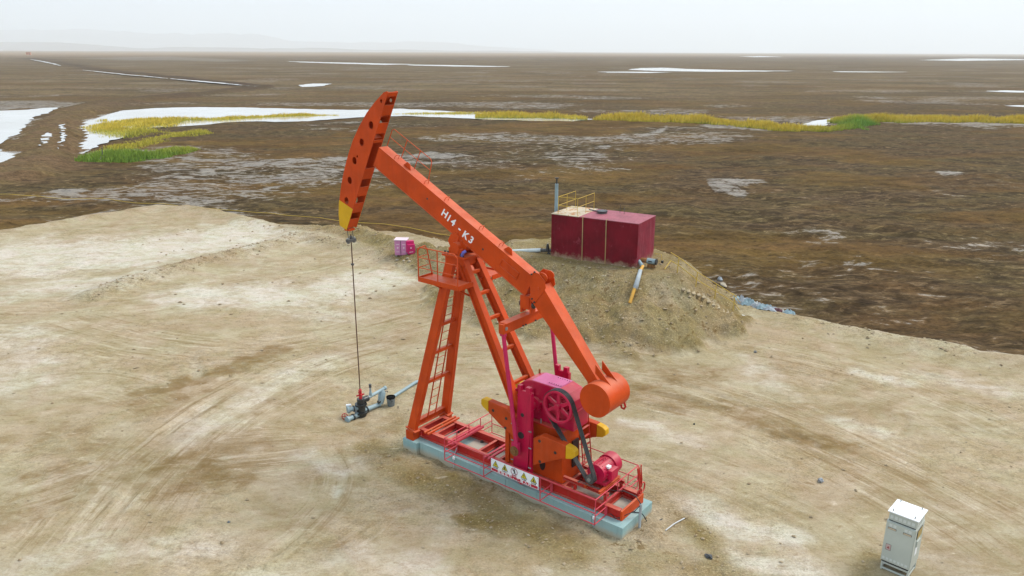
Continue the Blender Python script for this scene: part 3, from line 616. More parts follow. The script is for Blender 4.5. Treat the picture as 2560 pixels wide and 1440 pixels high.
hz = bpy.data.materials.new('hazy_air'); hz.use_nodes = True; hz.node_tree.nodes.clear()
vo = hz.node_tree.nodes.new('ShaderNodeVolumePrincipled'); vo.inputs['Color'].default_value = (.93, .97, 1.0, 1); vo.inputs['Density'].default_value = 0.000135; vo.inputs['Anisotropy'].default_value = .2
oo = hz.node_tree.nodes.new('ShaderNodeOutputMaterial'); hz.node_tree.links.new(vo.outputs[0], oo.inputs['Volume'])
MB().box((-24500, -200, -40), (24500, 26500, 980)).build('haze', hz, kind='stuff', label='thin pale haze over the plain')

# ------------------------------------------------------------------ reeds
def reed_mat():
    t = NT('reed_leaf'); c = t.attr('tint', False); t.done(c, .7, 0, .3)
    return t.m
REED = reed_mat()
def reeds(polys, count, hlo, hhi, gold, lab, dens_seed, thin=.35, wid=.14):
    """upright leaves in dense stands; each leaf green at the foot and golden at the tip"""
    V, T, C = [], [], []
    for poly, share in polys:
        q = [zp(*p) for p in poly]; P = np.array(q); lo, hi = P.min(0), P.max(0); n = int(count * share); got = []
        while len(got) < n:
            x = RS.uniform(lo[0], hi[0], 4000); y = RS.uniform(lo[1], hi[1], 4000)
            s = sdf(x, y, q) + (fbm(x * .25, y * .25, 4, dens_seed) - .5) * 6
            keep = (s > 0) & (RS.rand(4000) < .25 + .75 * np.clip(s / 2.5, 0, 1)) & (RS.rand(4000) < sstep(thin - .12, thin + .18, fbm(x * .16, y * .3, 4, dens_seed + 3)))
            got += list(zip(x[keep], y[keep], s[keep]))
        for x, y, s in got[:n]:
            h = RS.uniform(hlo, hhi) * (.38 + .62 * min(1, s / 4.0)) * (.75 + .5 * vnoise(np.array([x * .2]), np.array([y * .2]), 5)[0])
            a = RS.uniform(0, 6.283); dx, dy = math.cos(a) * wid * RS.uniform(.6, 1.3), math.sin(a) * wid * RS.uniform(.6, 1.3)
            lx, ly = RS.normal(0, .22) * h + .08 * h, RS.normal(0, .20) * h
            z0 = PLAIN_Z - .25; o = len(V); b = RS.uniform(.8, 1.2)
            V += [(x - dx * .5, y - dy * .5, z0), (x + dx * .5, y + dy * .5, z0), (x + dx * .55 + lx * .4, y + dy * .55 + ly * .4, z0 + h * .58), (x - dx * .55 + lx * .4, y - dy * .55 + ly * .4, z0 + h * .58), (x + lx, y + ly, z0 + h)]
            T += [(o, o + 1, o + 2, o + 3), (o + 3, o + 2, o + 4)]
            g = gold(x, y); lowc = np.array((.13, .26, .03)) * b; top = (np.array((.72, .50, .06)) * g + np.array((.20, .33, .04)) * (1 - g)) * b
            midc = lowc * (1 - (.2 + .6 * g)) + top * (.2 + .6 * g)
            C += [(*lowc, 1), (*lowc, 1), (*midc, 1), (*midc, 1), (*top, 1)]
    me = bpy.data.meshes.new('reed_bed'); me.from_pydata(V, [], T); me.update()
    me.attributes.new('tint', 'FLOAT_COLOR', 'POINT').data.foreach_set('color', np.array(C, 'f4').ravel())
    me.materials.append(REED); o = bpy.data.objects.new('reed_bed', me); col.objects.link(o); tag(o, lab, kind='stuff')
gold_r = lambda x, y: float(np.clip(.95 - .95 * math.exp(-((x - 66) / 9.0) ** 2) * sstep(158, 146, np.array([y]))[0], 0, 1))
reeds([([(1190, 288), (1300, 287), (1480, 295), (1480, 299), (1330, 296), (1200, 294)], .10),
       ([(1480, 296), (1690, 297), (1850, 307), (1960, 319), (2060, 321), (2095, 312), (2085, 303), (2140, 298), (2300, 299), (2600, 303), (2600, 310), (2300, 306), (2200, 306), (2185, 318), (2150, 324), (2080, 330), (1960, 328), (1850, 317), (1690, 305), (1480, 301)], .90)],
      34000, .9, 1.9, gold_r, 'long strip of golden reeds winding across the plain on the right', 7, .0, .10)
gold_l = lambda x, y: float(sstep(99, 112, np.array([y]))[0])
reeds([([(165, 408), (230, 394), (330, 386), (430, 376), (490, 368), (500, 374), (440, 392), (400, 402), (300, 404), (200, 410)], 1.0)], 9000, .6, 1.5, lambda x, y: .15 + .35 * float(sstep(96, 106, np.array([y]))[0]), 'bright green reed clump nearest the pad in the left bed', 17, .27, .09)
reeds([([(215, 378), (300, 360), (360, 340), (430, 332), (530, 327), (535, 333), (430, 350), (400, 362), (350, 372), (260, 384)], .72), ([(222, 324), (330, 319), (425, 322), (440, 333), (330, 346), (250, 342)], .28)], 7000, .4, 1.0, lambda x, y: .75, 'yellow reed tongue reaching into the mud in the left bed', 27, .24, .09)
reeds([([(205, 318), (260, 306), (340, 312), (330, 330), (240, 332)], .25), ([(250, 300), (420, 297), (560, 294), (640, 291), (700, 291), (650, 296), (500, 304), (420, 316), (330, 322), (290, 314)], .60), ([(640, 290), (760, 285), (850, 287), (700, 293)], .15)],
      11000, .45, 1.1, lambda x, y: .92, 'golden reeds along the far edge of the left stream', 37, .26, .10)
reeds([([(975, 284), (1060, 281), (1160, 281), (1240, 284), (1150, 285), (1000, 286)], 1.0)], 1600, .4, .9, lambda x, y: .9, 'thin reed fringe on the stream behind the horsehead', 47, .3, .10)

# ------------------------------------------------------------------ loose stones and clods
def pebbles():
    ico_v = np.array([(0, 0, 1), (.9, 0, .3), (.25, .86, .3), (-.75, .5, .3), (-.7, -.55, .3), (.3, -.84, .35), (.1, .1, -.8)]); ico_f = [(0, 1, 2), (0, 2, 3), (0, 3, 4), (0, 4, 5), (0, 5, 1), (6, 2, 1), (6, 3, 2), (6, 4, 3), (6, 5, 4), (6, 1, 5)]
    X, Y = RS.uniform(-24, 20, 160000), RS.uniform(13, 54, 160000); z, M = terrain(X, Y)
    p = np.clip(M['loose'] * np.where(z > .6, .07, .14) + .010, 0, 1) * (M['pad'] > .6) * np.where(Y < 24, .75, 1); k = RS.rand(len(X)) < p
    lx, ly = to_pj(X, Y); k &= ~((np.abs(lx) < 4.1) & (np.abs(ly) < .95))
    X, Y, z = X[k], Y[k], z[k]; n = len(X); s = .018 + .05 * RS.rand(n) ** 4.0 * (1 + .6 * (Y > 27))
    a = RS.uniform(0, 6.283, n); J = RS.uniform(.6, 1.4, (n, 7, 3)); P = ico_v[None] * J * s[:, None, None] * np.array([1.25, .95, .62])
    ca, sa = np.cos(a)[:, None], np.sin(a)[:, None]
    V = np.stack([P[..., 0] * ca - P[..., 1] * sa + X[:, None], P[..., 0] * sa + P[..., 1] * ca + Y[:, None], P[..., 2] + z[:, None] + s[:, None] * .15], 2).reshape(-1, 3)
    F = (np.array(ico_f)[None] + 7 * np.arange(n)[:, None, None]).reshape(-1, 3)
    t = NT('clod_earth'); nz = t.noise(1.4, 4, .6); nn = t.noise(6, 3, .6); t.done(t.mix(t.ramp(nn, .35, .65), t.mix(t.ramp(nz, .4, .6), (.20, .145, .080), (.27, .20, .12)), (.36, .29, .195)), .95, 0, .2)
    me = bpy.data.meshes.new('gravel'); me.from_pydata(V.tolist(), [], F.tolist()); me.materials.append(t.m); o = bpy.data.objects.new('gravel', me); col.objects.link(o)
    tag(o, 'scattered clods and small stones on the pad and the mound', kind='stuff')
pebbles()
def lump(name, x, y, s, mat, lab, cat='stone', squash=.6, group=None, dz=.15, seed=0):
    bm = bmesh.new(); bmesh.ops.create_icosphere(bm, subdivisions=2, radius=1); r = random.Random(seed)
    off = Vector((r.random() * 9, r.random() * 9, r.random() * 9))
    from mathutils import noise as mn
    for v in bm.verts: v.co *= (.75 + .55 * mn.noise(v.co * 1.3 + off) + .18 * mn.noise(v.co * 4 + off)); v.co = Vector((v.co.x * s[0], v.co.y * s[1], v.co.z * s[2]))
    me = bpy.data.meshes.new(name); bm.to_mesh(me); bm.free(); me.materials.append(mat); o = bpy.data.objects.new(name, me); col.objects.link(o)
    o.location = (x, y, gz(x, y) + s[2] * dz); o.rotation_euler = (0, 0, r.random() * 6); return tag(o, lab, cat, group)
lump('stone', *G(2052, 1203), (.13, .10, .10), paint('slate_stone', (.24, .26, .28), .85, .3, .4), 'grey stone alone on the bare pad left of the white control cabinet', dz=.5, seed=1)
lump('stone', *G(1772, 1392), (.10, .12, .08), paint('dark_stone', (.06, .065, .07), .8, .3, .4), 'dark stone in the rough spoil near the bottom edge', dz=.4, seed=2)
lump('stone', *G(1888, 882), (.10, .085, .07), STONEM, 'largest clod below the foot of the stairs on the pad', dz=.4, seed=3)
lump('stone', *G(1735, 1062), (.05, .05, .04), paint('black_stone', (.02, .02, .02), .8, .3, .1), 'small black stone on the pad behind the motor guard rail', dz=.5, seed=4)
lump('stone', *G(572, 1306), (.055, .045, .04), paint('slate_stone_small', (.12, .13, .13), .85, .3, .2), 'tiny dark stone on the bare pad at lower left', dz=.5, seed=5)

# ------------------------------------------------------------------ concrete plinth
ROT = math.radians(141.8)
def PJW(l): return (PJ[0] + UX * l[0] - UY * l[1], PJ[1] + UY * l[0] + UX * l[1], l[2] if len(l) > 2 else 0)
plinth = thing('concrete_plinth', (*PJ, 0), ROT, label='pale blue painted concrete plinth under the orange pump jack', cat='plinth')
for x0, x1, y0, y1 in ((-3.83, -2.905, -.77, .82), (-2.895, -.005, -.77, .82), (.005, 3.45, -.77, .82), (3.455, 4.05, -.95, .95)):
    MB().box((x0, y0, -.3), (x1, y1, .35)).build('concrete_block', CONC, plinth, .015)
for x0, x1 in ((-3.45, -1.75), (.35, 1.28), (1.42, 2.15), (2.6, 3.15)):
    MB().box((x0, -.42, .351), (x1, .42, .366)).build('dusty_screed', CONCTOP, plinth)

# ------------------------------------------------------------------ pump jack
pj = thing('pump_jack', (*PJ, 0), ROT, label='tall orange pump jack with a yellow tipped horsehead and magenta gearbox', cat='pump jack')
def part(mb, name, mat, parent=None, bevel=.006, **kw): return mb.build(name, mat, parent or pj, bevel, **kw)
ZB = .64
for s in (-1, 1): part(MB().ibar((-3.58, s * .5, .497), (3.63, s * .5, .497), .15, .285, .025, .03), 'base_rail', RED)
part(MB().box((-3.66, -.565, .353), (-3.60, .565, .638)).box((-3.60, -.565, .615), (-3.50, -.43, .637)), 'end_beam', ORANGE)
part(MB().ibar((3.69, -.6, .5), (3.69, .6, .5), .10, .28, .025, .03, (1, 0, 0)), 'end_beam', RED)
for s in (-1, 1): part(MB().box((3.64, s * .62 - (.0 if s > 0 else .28), .353), (3.95, s * .62 + (.28 if s > 0 else 0), .66)), 'foot_block', ORANGE)
for x in (3.1, 2.5, 1.35, .55, -1.72, -3.05): part(MB().ibar((x, -.49, .5), (x, .49, .5), .09, .22, .02, .02, (1, 0, 0)), 'cross_beam', RED)
for x, ob in ((3.24, .72), (2.22, .74), (.80, .72)):
    mt = ORANGE if x > 3 else PINKRED
    for dx in (-.07, .07): part(MB().box((x + dx - .035, -ob, .643), (x + dx + .035, ob, .70)), 'channel_bar', mt)
    for y_ in (-.03, .45): part(MB().box((x - .03, y_, .645), (x + .03, y_ + .05, .70)), 'packing_block', RUST, bevel=0)
for x in (-2.6, -1.3, .9, 1.9, 2.9):
    for s in (-1, 1): part(MB().cyl((x, s * .38, .35), (x, s * .38, .42), .035, n=8).cyl((x, s * .38, .36), (x, s * .38, .375), .07, n=8), 'anchor_bolt', DARKSTEEL, bevel=0)
# front A frame
FT, FB = (2.42, .24, 6.40), (3.79, .76, .66)
def lerp(a, b, t): return tuple(a[i] + (b[i] - a[i]) * t for i in range(3))
for s in (-1, 1):
    a, b = (FB[0], s * FB[1], FB[2]), (FT[0], s * FT[1], FT[2])
    d = (Vector(b) - Vector(a)).normalized()
    leg = part(MB().bar(a, b, .16, .30), 'front_leg', ORANGE)
    part(MB().bar(tuple(Vector(a) + Vector((-.02, 0, .0))), tuple(Vector(a) + Vector((-.02, 0, .0)) + d * .04), .26, .42), 'base_plate', ORANGE, leg)
for t in (.28, .455, .617, .86):
    a, b = lerp(FB, FT, t), lerp(FB, FT, t)
    w_ = a[1] - .085
    part(MB().box((a[0] - .06, -w_, a[2] - .05), (a[0] + .06, w_, a[2] + .05)), 'frame_brace', ORANGE)
part(MB().ibar((3.80, -.67, .80), (3.80, .67, .80), .18, .20, .02, .03, (1, 0, 0)), 'tie_beam', ORANGE)
lad = part(MB().tube([(3.70, .17, .85), (2.52, .17, 5.85)], .022, 6), 'ladder', ORANGE, bevel=0)
part(MB().tube([(3.70, -.17, .85), (2.52, -.17, 5.85)], .022, 6), 'ladder_rail', ORANGE, lad, 0)
for i in range(17):
    p = lerp((3.70, 0, .85), (2.52, 0, 5.85), (i + .6) / 17.4); part(MB().tube([(p[0], -.17, p[2]), (p[0], .17, p[2])], .012, 6), 'rung', ORANGE, lad, 0)
# rear legs
RT, RB = (2.02, .27, 6.35), (-.42, .50, 2.02)
RB = (-.62, .52, 1.66)
for s in (-1, 1):
    a, b = (RB[0], s * RB[1], RB[2]), (RT[0], s * RT[1], RT[2]); d = (Vector(b) - Vector(a)).normalized()
    part(MB().ibar(a, b, .20, .27, .03, .05), 'rear_leg', ORANGE)
for t in (.30, .48, .66, .80, .92):
    a = lerp(RB, RT, t); w_ = a[1] - .10
    part(MB().box((a[0] - .075, -w_, a[2] - .02), (a[0] + .02, w_, a[2] + .07)), 'rear_brace', ORANGE)
# crown plate, bearing, saddle
part(MB().box((1.82, -.40, 6.40), (2.70, .40, 6.46)), 'crown_plate', ORANGE)
part(MB().box((1.90, -.34, 6.19), (2.62, .34, 6.397)), 'crown_box', ORANGE)
br = part(MB().cyl((2.26, -.34, 6.66), (2.26, .34, 6.66), .17, n=20), 'bearing', ORANGE, bevel=0)
part(MB().box((2.02, -.32, 6.463), (2.50, -.2, 6.66)).box((2.02, .2, 6.463), (2.50, .32, 6.66)), 'bearing_housing', ORANGE, br)
for x in (1.92, 2.02, 2.50, 2.62):
    for s in (-1, 1): part(MB().cyl((x, s * .34, 6.46), (x, s * .34, 6.55), .028, n=6), 'bolt', OIL, br, 0)
part(MB().tube([(1.95, .36, 6.50), (1.86, .40, 6.62), (1.80, .36, 6.66)], .045, 8), 'grease_rag', paint('blue_rag', (.12, .12, .45), .8, .4, .5), br, 0)
# walking platforms either side of the crown
for s in (-1, 1):
    y0, y1 = .42 * s, 1.02 * s; lo, hi = min(y0, y1), max(y0, y1)
    pf = part(MB().box((1.50, lo, 5.77), (3.05, hi, 5.79)).box((1.50, y1 - .01, 5.70), (3.05, y1 + .01, 5.84)).box((1.49, lo, 5.70), (1.51, hi, 5.84)).box((3.04, lo, 5.70), (3.06, hi, 5.84)), 'platform', ORANGE, bevel=0)
    for x in (1.75, 2.75): part(MB().bar((x, .30 * s, 5.35), (x, .95 * s, 5.74), .05, .05, (1, 0, 0)).box((x - .03, min(.2 * s, .98 * s), 5.70), (x + .03, max(.2 * s, .98 * s), 5.765)), 'bracket', ORANGE, pf)
    part(MB().tube([(3.03, y1, 5.8), (3.03, y1, 6.62), (2.95, y1, 6.72), (1.63, y1, 6.72), (1.53, y1, 6.62), (1.53, y1, 5.8)], .018, 6), 'guard_rail', ORANGE, pf, 0)
    part(MB().tube([(2.28, y1, 5.8), (2.28, y1, 6.72)], .016, 6), 'post', ORANGE, pf, 0)
    for z in (6.12, 6.42):
        part(MB().tube([(3.03, y1, z), (1.53, y1, z)], .013, 6), 'guard_rail', ORANGE, pf, 0)
        part(MB().tube([(3.03, y1, z), (3.03, y1 - s * .42, z)], .013, 6), 'guard_rail', ORANGE, pf, 0)
    part(MB().tube([(3.03, y1, 6.66), (3.03, y1 - s * .28, 6.70), (3.03, y1 - s * .36, 6.6), (3.03, y1 - s * .55, 5.8)], .018, 6), 'guard_rail', ORANGE, pf, 0)

# walking beam
BD = Vector((.8898, 0, .4563)); BN = Vector((-.4563, 0, .8898)); B0 = Vector((1.81, 0, 7.415))          # a point of the top edge
def bp(s, h=0.0, y=0.0): v = B0 + BD * s + BN * h; return (v.x, y, v.z)
S0, S1, DEP = -2.52, 4.02, .655
beam = part(MB().bar(bp(S0, -DEP / 2), bp(S1, -DEP / 2), .33, DEP - .036), 'walking_beam', ORANGE)
part(MB().bar(bp(S0, -.009), bp(S1, -.009), .355, .018), 'top_flange', ORANGE, beam); part(MB().bar(bp(S0, -DEP + .009), bp(S1, -DEP + .009), .355, .018), 'bottom_flange', ORANGE, beam)
LET = WHITE
for ch, px_, pz_ in (('H', 2.775, 7.565), ('1', 2.615, 7.455), ('4', 2.455, 7.36), ('-', 2.20, 7.215), ('K', 1.995, 7.05), ('3', 1.785, 6.945)):
    letters('letter', ch, .31, (px_, .1655, pz_), -BD, BN, LET, beam, bold=.008, shear=.12)
letters('letter', '2', .13, (5.14, .06, 10.34), (0, -1, 0), (-.5, 0, .86), LET, beam, bold=.002)
fr = MB(); PX = (-1.41, -2.06); PH = (-.215, -.43)
for a, b in (((PX[0], PH[0]), (PX[1], PH[0])), ((PX[0], PH[1]), (PX[1], PH[1])), ((PX[0], PH[0]), (PX[0], PH[1])), ((PX[1], PH[0]), (PX[1], PH[1]))):
    fr.bar(bp(a[0], a[1], .175), bp(b[0], b[1], .178), .035, .03)
part(fr, 'panel_frame', ORANGE, beam, 0)
for s, h in ((1.68, -.30), (-.72, -.38)): part(MB().cyl(bp(s, h, .150), bp(s, h, .168), .032, n=12), 'bolt_hole', OIL, beam, 0)
for s in (2.85, -1.42):
    part(MB().prism([(bp(s - .16)[0], bp(s - .16)[2]), (bp(s + .16)[0], bp(s + .16)[2]), (bp(s + .06, .16)[0], bp(s + .06, .16)[2]), (bp(s - .06, .16)[0], bp(s - .06, .16)[2])], .03, .06), 'lifting_lug', ORANGE, beam)
for s in (2.0, 1.12, -.32, -1.12, 3.35): part(MB().tube([bp(s, 0, .12), bp(s, .10, .12), bp(s - .02, .13, .10), bp(s - .02, .13, -.02), bp(s - .02, 0, -.02)], .010, 5), 'step_hook', ORANGE, beam, 0)
for s in (3.4, 2.7): part(MB().cyl(bp(s, -DEP - .001, 0), bp(s, -DEP - .09, 0), .07, .04, 10), 'drain_boss', ORANGE, beam, 0)
hr = part(MB().tube([bp(4.02, 0, -.16), bp(4.02, .55, -.16), bp(3.95, .62, -.16), bp(2.30, .62, -.16), bp(2.22, .55, -.16), bp(2.12, 0, -.16)], .012, 6), 'hand_rail', ORANGE, beam, 0)
part(MB().tube([bp(4.02, .31, -.16), bp(2.18, .31, -.16)], .010, 6), 'middle_rail', ORANGE, beam, 0)
for s in (3.35, 2.75): part(MB().tube([bp(s, 0, -.16), bp(s, .62, -.16)], .013, 6), 'rail_post', ORANGE, beam, 0)
# saddle under the beam
sad = part(MB().prism([(2.53, 7.02), (2.22, 6.90), (1.92, 6.72), (2.02, 6.60), (2.14, 6.60), (2.14, 6.67), (2.40, 6.67), (2.40, 6.60), (2.56, 6.62), (2.66, 6.80)], -.17, .17), 'saddle', ORANGE)
for s in (-1, 1):
    part(MB().bar((2.45, s * .185, 6.72), (2.28, s * .185, 7.10), .03, .06, (0, 1, 0)), 'stiffener', ORANGE, sad); part(MB().bar((2.16, s * .185, 6.70), (2.11, s * .185, 6.88), .03, .05, (0, 1, 0)), 'stiffener', ORANGE, sad)
    part(MB().prism([(2.60, 6.72), (2.40, 7.08), (2.20, 6.98), (2.30, 6.66)], s * .172, s * .195), 'side_gusset', ORANGE, sad)

# horsehead
HY = .20
HO = [(4.90, 10.88), (5.04, 10.85), (5.45, 10.55), (5.83, 10.22), (6.20, 9.80), (6.50, 9.40), (6.74, 8.98), (6.95, 8.55), (7.12, 8.15), (7.26, 7.72), (7.36, 7.32), (7.41, 6.95), (7.39, 6.58), (7.06, 6.49)]
BACK = [(4.86, 10.85)]
HOLES = [circle(5.17, 10.60, .055), circle(5.66, 9.88, .115, rx=.10), circle(6.12, 9.34, .115, rx=.10), circle(6.50, 8.75, .115, rx=.10), circle(6.36, 8.89, .04, 10), circle(6.78, 8.11, .115, rx=.10), circle(6.99, 7.44, .115, rx=.10)]
def bk(t): return (4.86 + (7.06 - 4.86) * t, 10.85 + (6.49 - 10.85) * t)
head = None; outline = HO + [bk(.5)] + BACK
for s in (1, -1):
    y0, y1 = s * (HY - .02), s * HY
    mb = MB().holed(outline, HOLES, y0, y1)
    if head is None: head = part(mb, 'horsehead', ORANGE, bevel=0)
    else: part(mb, 'side_plate', ORANGE, head, 0)
    tipp = [(7.338, 7.42), (7.365, 7.32), (7.415, 6.95), (7.395, 6.575), (7.062, 6.485), (6.70, 7.20)]
    part(MB().prism(tipp, s * (HY + .001), s * (HY + .006)), 'yellow_tip', YELLOW, head, 0)
arc = [p for p in HO[1:-1]]
for a, b in zip(arc[:-1], arc[1:]):
    yel = a[1] < 7.5
    part(MB().bar((a[0] - .035, 0, a[1] - .02), (b[0] - .035, 0, b[1] - .02), .355, .03), 'face_plate', YELLOW if yel else ORANGE, head, 0)
for t0, t1 in ((.0, .028), (.085, .156), (.206, .28), (.326, .345), (.53, .61), (.67, .74), (.795, .87), (.92, .99)):
    a, b = bk(t0), bk(t1); part(MB().bar((a[0] + .016, 0, a[1] + .003), (b[0] + .016, 0, b[1] + .003), .358, .022), 'back_strap', ORANGE, head, 0)
for t in (.17, .32, .57, .72, .85):
    a = bk(t); part(MB().bar((a[0] + .06, 0, a[1] + .02), (a[0] + .42, 0, a[1] + .24), .355, .02), 'inner_rib', ORANGE, head, 0)
part(MB().box((4.90, -.17, 10.80), (5.06, .17, 10.83)), 'top_cap', ORANGE, head, 0)
part(MB().box((7.05, -.12, 6.42), (7.28, .12, 6.50)), 'rope_seat', ORANGE, head)
# tail with its balance drum
T0, T1 = Vector((-.42, 0, 6.02)), Vector((-2.36, 0, 3.82))
tail = part(MB().bar((-.50, 0, 5.90), (-2.40, 0, 3.79), .40, .60, (0, 1, 0), .36, .31), 'tail_beam', ORANGE)
for s in (-1, 1): part(MB().prism([(-.33, 6.31), (-.46, 6.43), (-.62, 6.42), (-.82, 6.24), (-.86, 6.06), (-.49, 5.54), (-.36, 5.66)], s * .203, s * .222), 'joint_plate', ORANGE, tail)
for s in (-1, 1):
    part(MB().prism(circle(-.70, 6.31, .13, 18, .16), s * .14, s * .17), 'lifting_ear', ORANGE, tail)
for x, z in ((-.40, 6.36), (-.50, 6.44), (-.50, 5.60), (-.42, 5.68)): part(MB().cyl((x, .222, z), (x, .25, z), .026, n=8), 'bolt', OIL, tail, 0)
part(MB().cyl((-.62, .222, 6.0), (-.62, .24, 6.0), .035, n=12), 'pin_cap', ORANGE, tail, 0)
drum = part(MB().cyl((-2.66, -.50, 3.46), (-2.66, .50, 3.46), .455, n=48), 'balance_drum', ORANGE, bevel=.01)
for y in (-.16, .16): part(MB().prism([(-2.62, 3.90), (-2.92, 3.84), (-2.44, 4.30), (-2.44, 4.05)], y - .012, y + .012), 'gusset', ORANGE, drum, 0)
part(MB().prism([(-2.24, 3.60), (-2.15, 3.98), (-2.24, 3.98), (-2.32, 3.80)], -.16, .16), 'gusset', ORANGE, drum, 0)
part(MB().tube([(-3.0, -.40, 3.22), (-3.06, -.40, 3.08), (-3.02, -.40, 3.0), (-2.94, -.40, 3.02), (-2.93, -.40, 3.09)], .03, 8), 'tow_hook', RED, drum, 0)
# equaliser, pitmans
eq = part(MB().bar((-.12, -1.17, 5.01), (-.12, 1.17, 5.01), .17, .27, (1, 0, 0)), 'equaliser_beam', ORANGE)
part(MB().bar((-.12, -1.1, 5.157), (-.12, 1.1, 5.157), .24, .02, (1, 0, 0)), 'top_flange', ORANGE, eq, 0)
part(MB().box((-.30, -.10, 5.17), (-.24, .10, 5.62)).box((.02, -.10, 5.17), (.08, .10, 5.66)), 'bearing_bracket', ORANGE, eq)
part(MB().cyl((-.34, 0, 5.42), (.12, 0, 5.42), .10, n=16), 'bearing_pin', OIL, eq, 0)
part(MB().box((-.24, -.13, 5.30), (.02, .13, 5.68)), 'bearing_block', ORANGE, eq)
for y in (.34, .22, -.22): part(MB().cyl((-.206, y, 4.9), (-.235, y, 4.9), .025, n=8), 'bolt', OIL, eq, 0)
part(MB().cyl((-.206, 1.06, 5.02), (-.225, 1.06, 5.02), .05, n=12), 'pin_cap', STEEL, eq, 0)
for s in (-1, 1):
    pr = part(MB().tube([(-.12, s * 1.08, 4.87), (-.56, s * 1.06, 1.78)], .058, 14), 'pitman_rod', PIT, bevel=0)
    part(MB().box((-.20, s * 1.08 - .05, 4.80), (-.04, s * 1.08 + .05, 4.92)), 'rod_clevis', PIT, pr)
    part(MB().box((-.66, s * 1.06 - .06, 1.42), (-.44, s * 1.06 + .06, 1.80)), 'rod_end', PIT, pr)
    part(MB().cyl((-.55, s * 1.06 + s * .06, 1.56), (-.55, s * 1.06 + s * .085, 1.56), .14, n=20).cyl((-.55, s * 1.06 + s * .085, 1.56), (-.55, s * 1.06 + s * .11, 1.56), .07, n=12), 'crank_pin', RUST, pr, 0)
    yo, yi = s * .92, s * .84
    ck = part(MB().prism([(-.50, 3.30), (-.94, 3.33), (-.93, 2.4), (-.84, 1.0), (-.78, .52), (-.62, .44), (-.42, .52), (-.34, 1.0), (-.40, 1.9), (-.47, 2.6)], yi, yo), 'crank', MAGENTA, bevel=.01)
    part(MB().box((-.96, min(yi, yo) - .02, .6), (-.93, max(yi, yo) + .02, 3.3)), 'edge_strip', MAGENTA, ck, 0)
    part(MB().box((-.62, min(yi, yo) - .01, 3.30), (-.50, max(yi, yo) + .03, 3.46)).box((-.92, min(yi, yo) - .01, 3.30), (-.78, max(yi, yo) + .03, 3.46)), 'shaft_clamp', MAGENTA, ck)
    part(MB().cyl((-.66, yo, 2.60), (-.66, yo + s * .012, 2.60), .055, n=16), 'hole_ring', OIL, ck, 0)
    part(MB().cyl((-.62, yo, 1.98), (-.62, yo + s * .02, 1.98), .10, n=16), 'hole_ring', OIL, ck, 0)
    for z in (2.25, 1.75, 1.15): part(MB().tube([(-.38, yo + s * .03, z), (-.30, yo + s * .03, z)], .02, 6).tube([(-.99, yo + s * .03, z - .05), (-.90, yo + s * .03, z - .05)], .02, 6), 'clamp_bolt', STEEL, ck, 0)
    a, b = s * .66, s * .86
    for poly, tip, hl in (([(-.36, 1.62), (-.30, 1.80), (.23, 2.04), (.60, 2.27), (.60, 2.62), (-.06, 2.58), (-.22, 2.44), (-.38, 2.40)], [(.604, 2.27), (.80, 2.37), (.87, 2.44), (.87, 2.58), (.82, 2.625), (.604, 2.62)], ((.42, 2.38), (-.05, 2.28), (-.02, 1.98))),
                          ([(-.98, 1.15), (-.98, 1.98), (-1.26, 2.16), (-2.04, 2.13), (-2.04, 1.73), (-1.92, 1.68)], [(-2.044, 2.13), (-2.24, 2.09), (-2.33, 2.03), (-2.34, 1.88), (-2.24, 1.79), (-2.044, 1.73)], ((-1.2, 1.97), (-1.72, 1.80), (-1.22, 1.36)))):
        cw = part(MB().prism(poly, a, b), 'counterweight', ORANGE2, bevel=.02)
        part(MB().prism(tip, a, b), 'yellow_tip', YELLOW, cw, .02)
        for hx, hz_ in hl: part(MB().cyl((hx, b, hz_), (hx, b + s * .006, hz_), .045, n=14), 'bolt_hole', OIL, cw, 0)
# gearbox stand
PED = part(MB().prism([(.26, .643), (.22, 2.22), (-1.60, 2.22), (-1.70, .643)], .40, .43).prism([(.26, .643), (.22, 2.22), (-1.60, 2.22), (-1.70, .643)], -.43, -.40).bar((.245, 0, .643), (.205, 0, 2.22), .80, .03).bar((-1.685, 0, .643), (-1.585, 0, 2.22), .80, .03), 'gearbox_stand', ORANGE)
part(MB().box((-1.72, -.50, 2.222), (.30, .50, 2.27)), 'stand_plate', RED, PED)
part(MB().box((-1.712, -.30, .95), (-1.66, -.02, 1.75)), 'access_hole', paint('dark_inside', (.03, .008, .006), .8, .1, 0), PED, 0)
part(MB().prism(circle(-1.0, 1.02, .20, 18, .10), .425, .436), 'access_hole', MATS['dark_inside'], PED, 0)
part(MB().box((.16, -.47, .645), (.30, -.431, 2.1)).box((.16, .431, .645), (.30, .47, 2.1)), 'corner_post', ORANGE, PED)
# gearbox
gb = part(MB().box((-1.95, -.36, 2.275), (.02, .36, 2.80)), 'gearbox', MAGENTA, bevel=.03)
part(MB().box((-2.02, -.44, 2.80), (.08, .44, 2.87)), 'split_flange', MAGENTA, gb)
cov = [(.02, 2.872), (-.02, 3.02), (-.14, 3.20), (-.32, 3.33), (-.52, 3.385), (-1.45, 3.385), (-1.72, 3.30), (-1.90, 3.12), (-1.97, 2.872)]
part(MB().prism(cov, -.35, .35), 'gear_cover', MAGENTA, gb, .025)
part(MB().box((-1.42, -.25, 3.393), (-.98, .22, 3.403)), 'inspection_lid', PALEMAG, gb)
part(MB().box((-1.44, -.33, 3.3855), (-.53, .33, 3.392)), 'cover_top', PALEMAG, gb, 0)
for i in range(6):
    for s in (-.22, .19): part(MB().cyl((-1.40 + i * .075, s, 3.40), (-1.40 + i * .075, s, 3.415), .012, n=6), 'bolt', OIL, gb, 0)
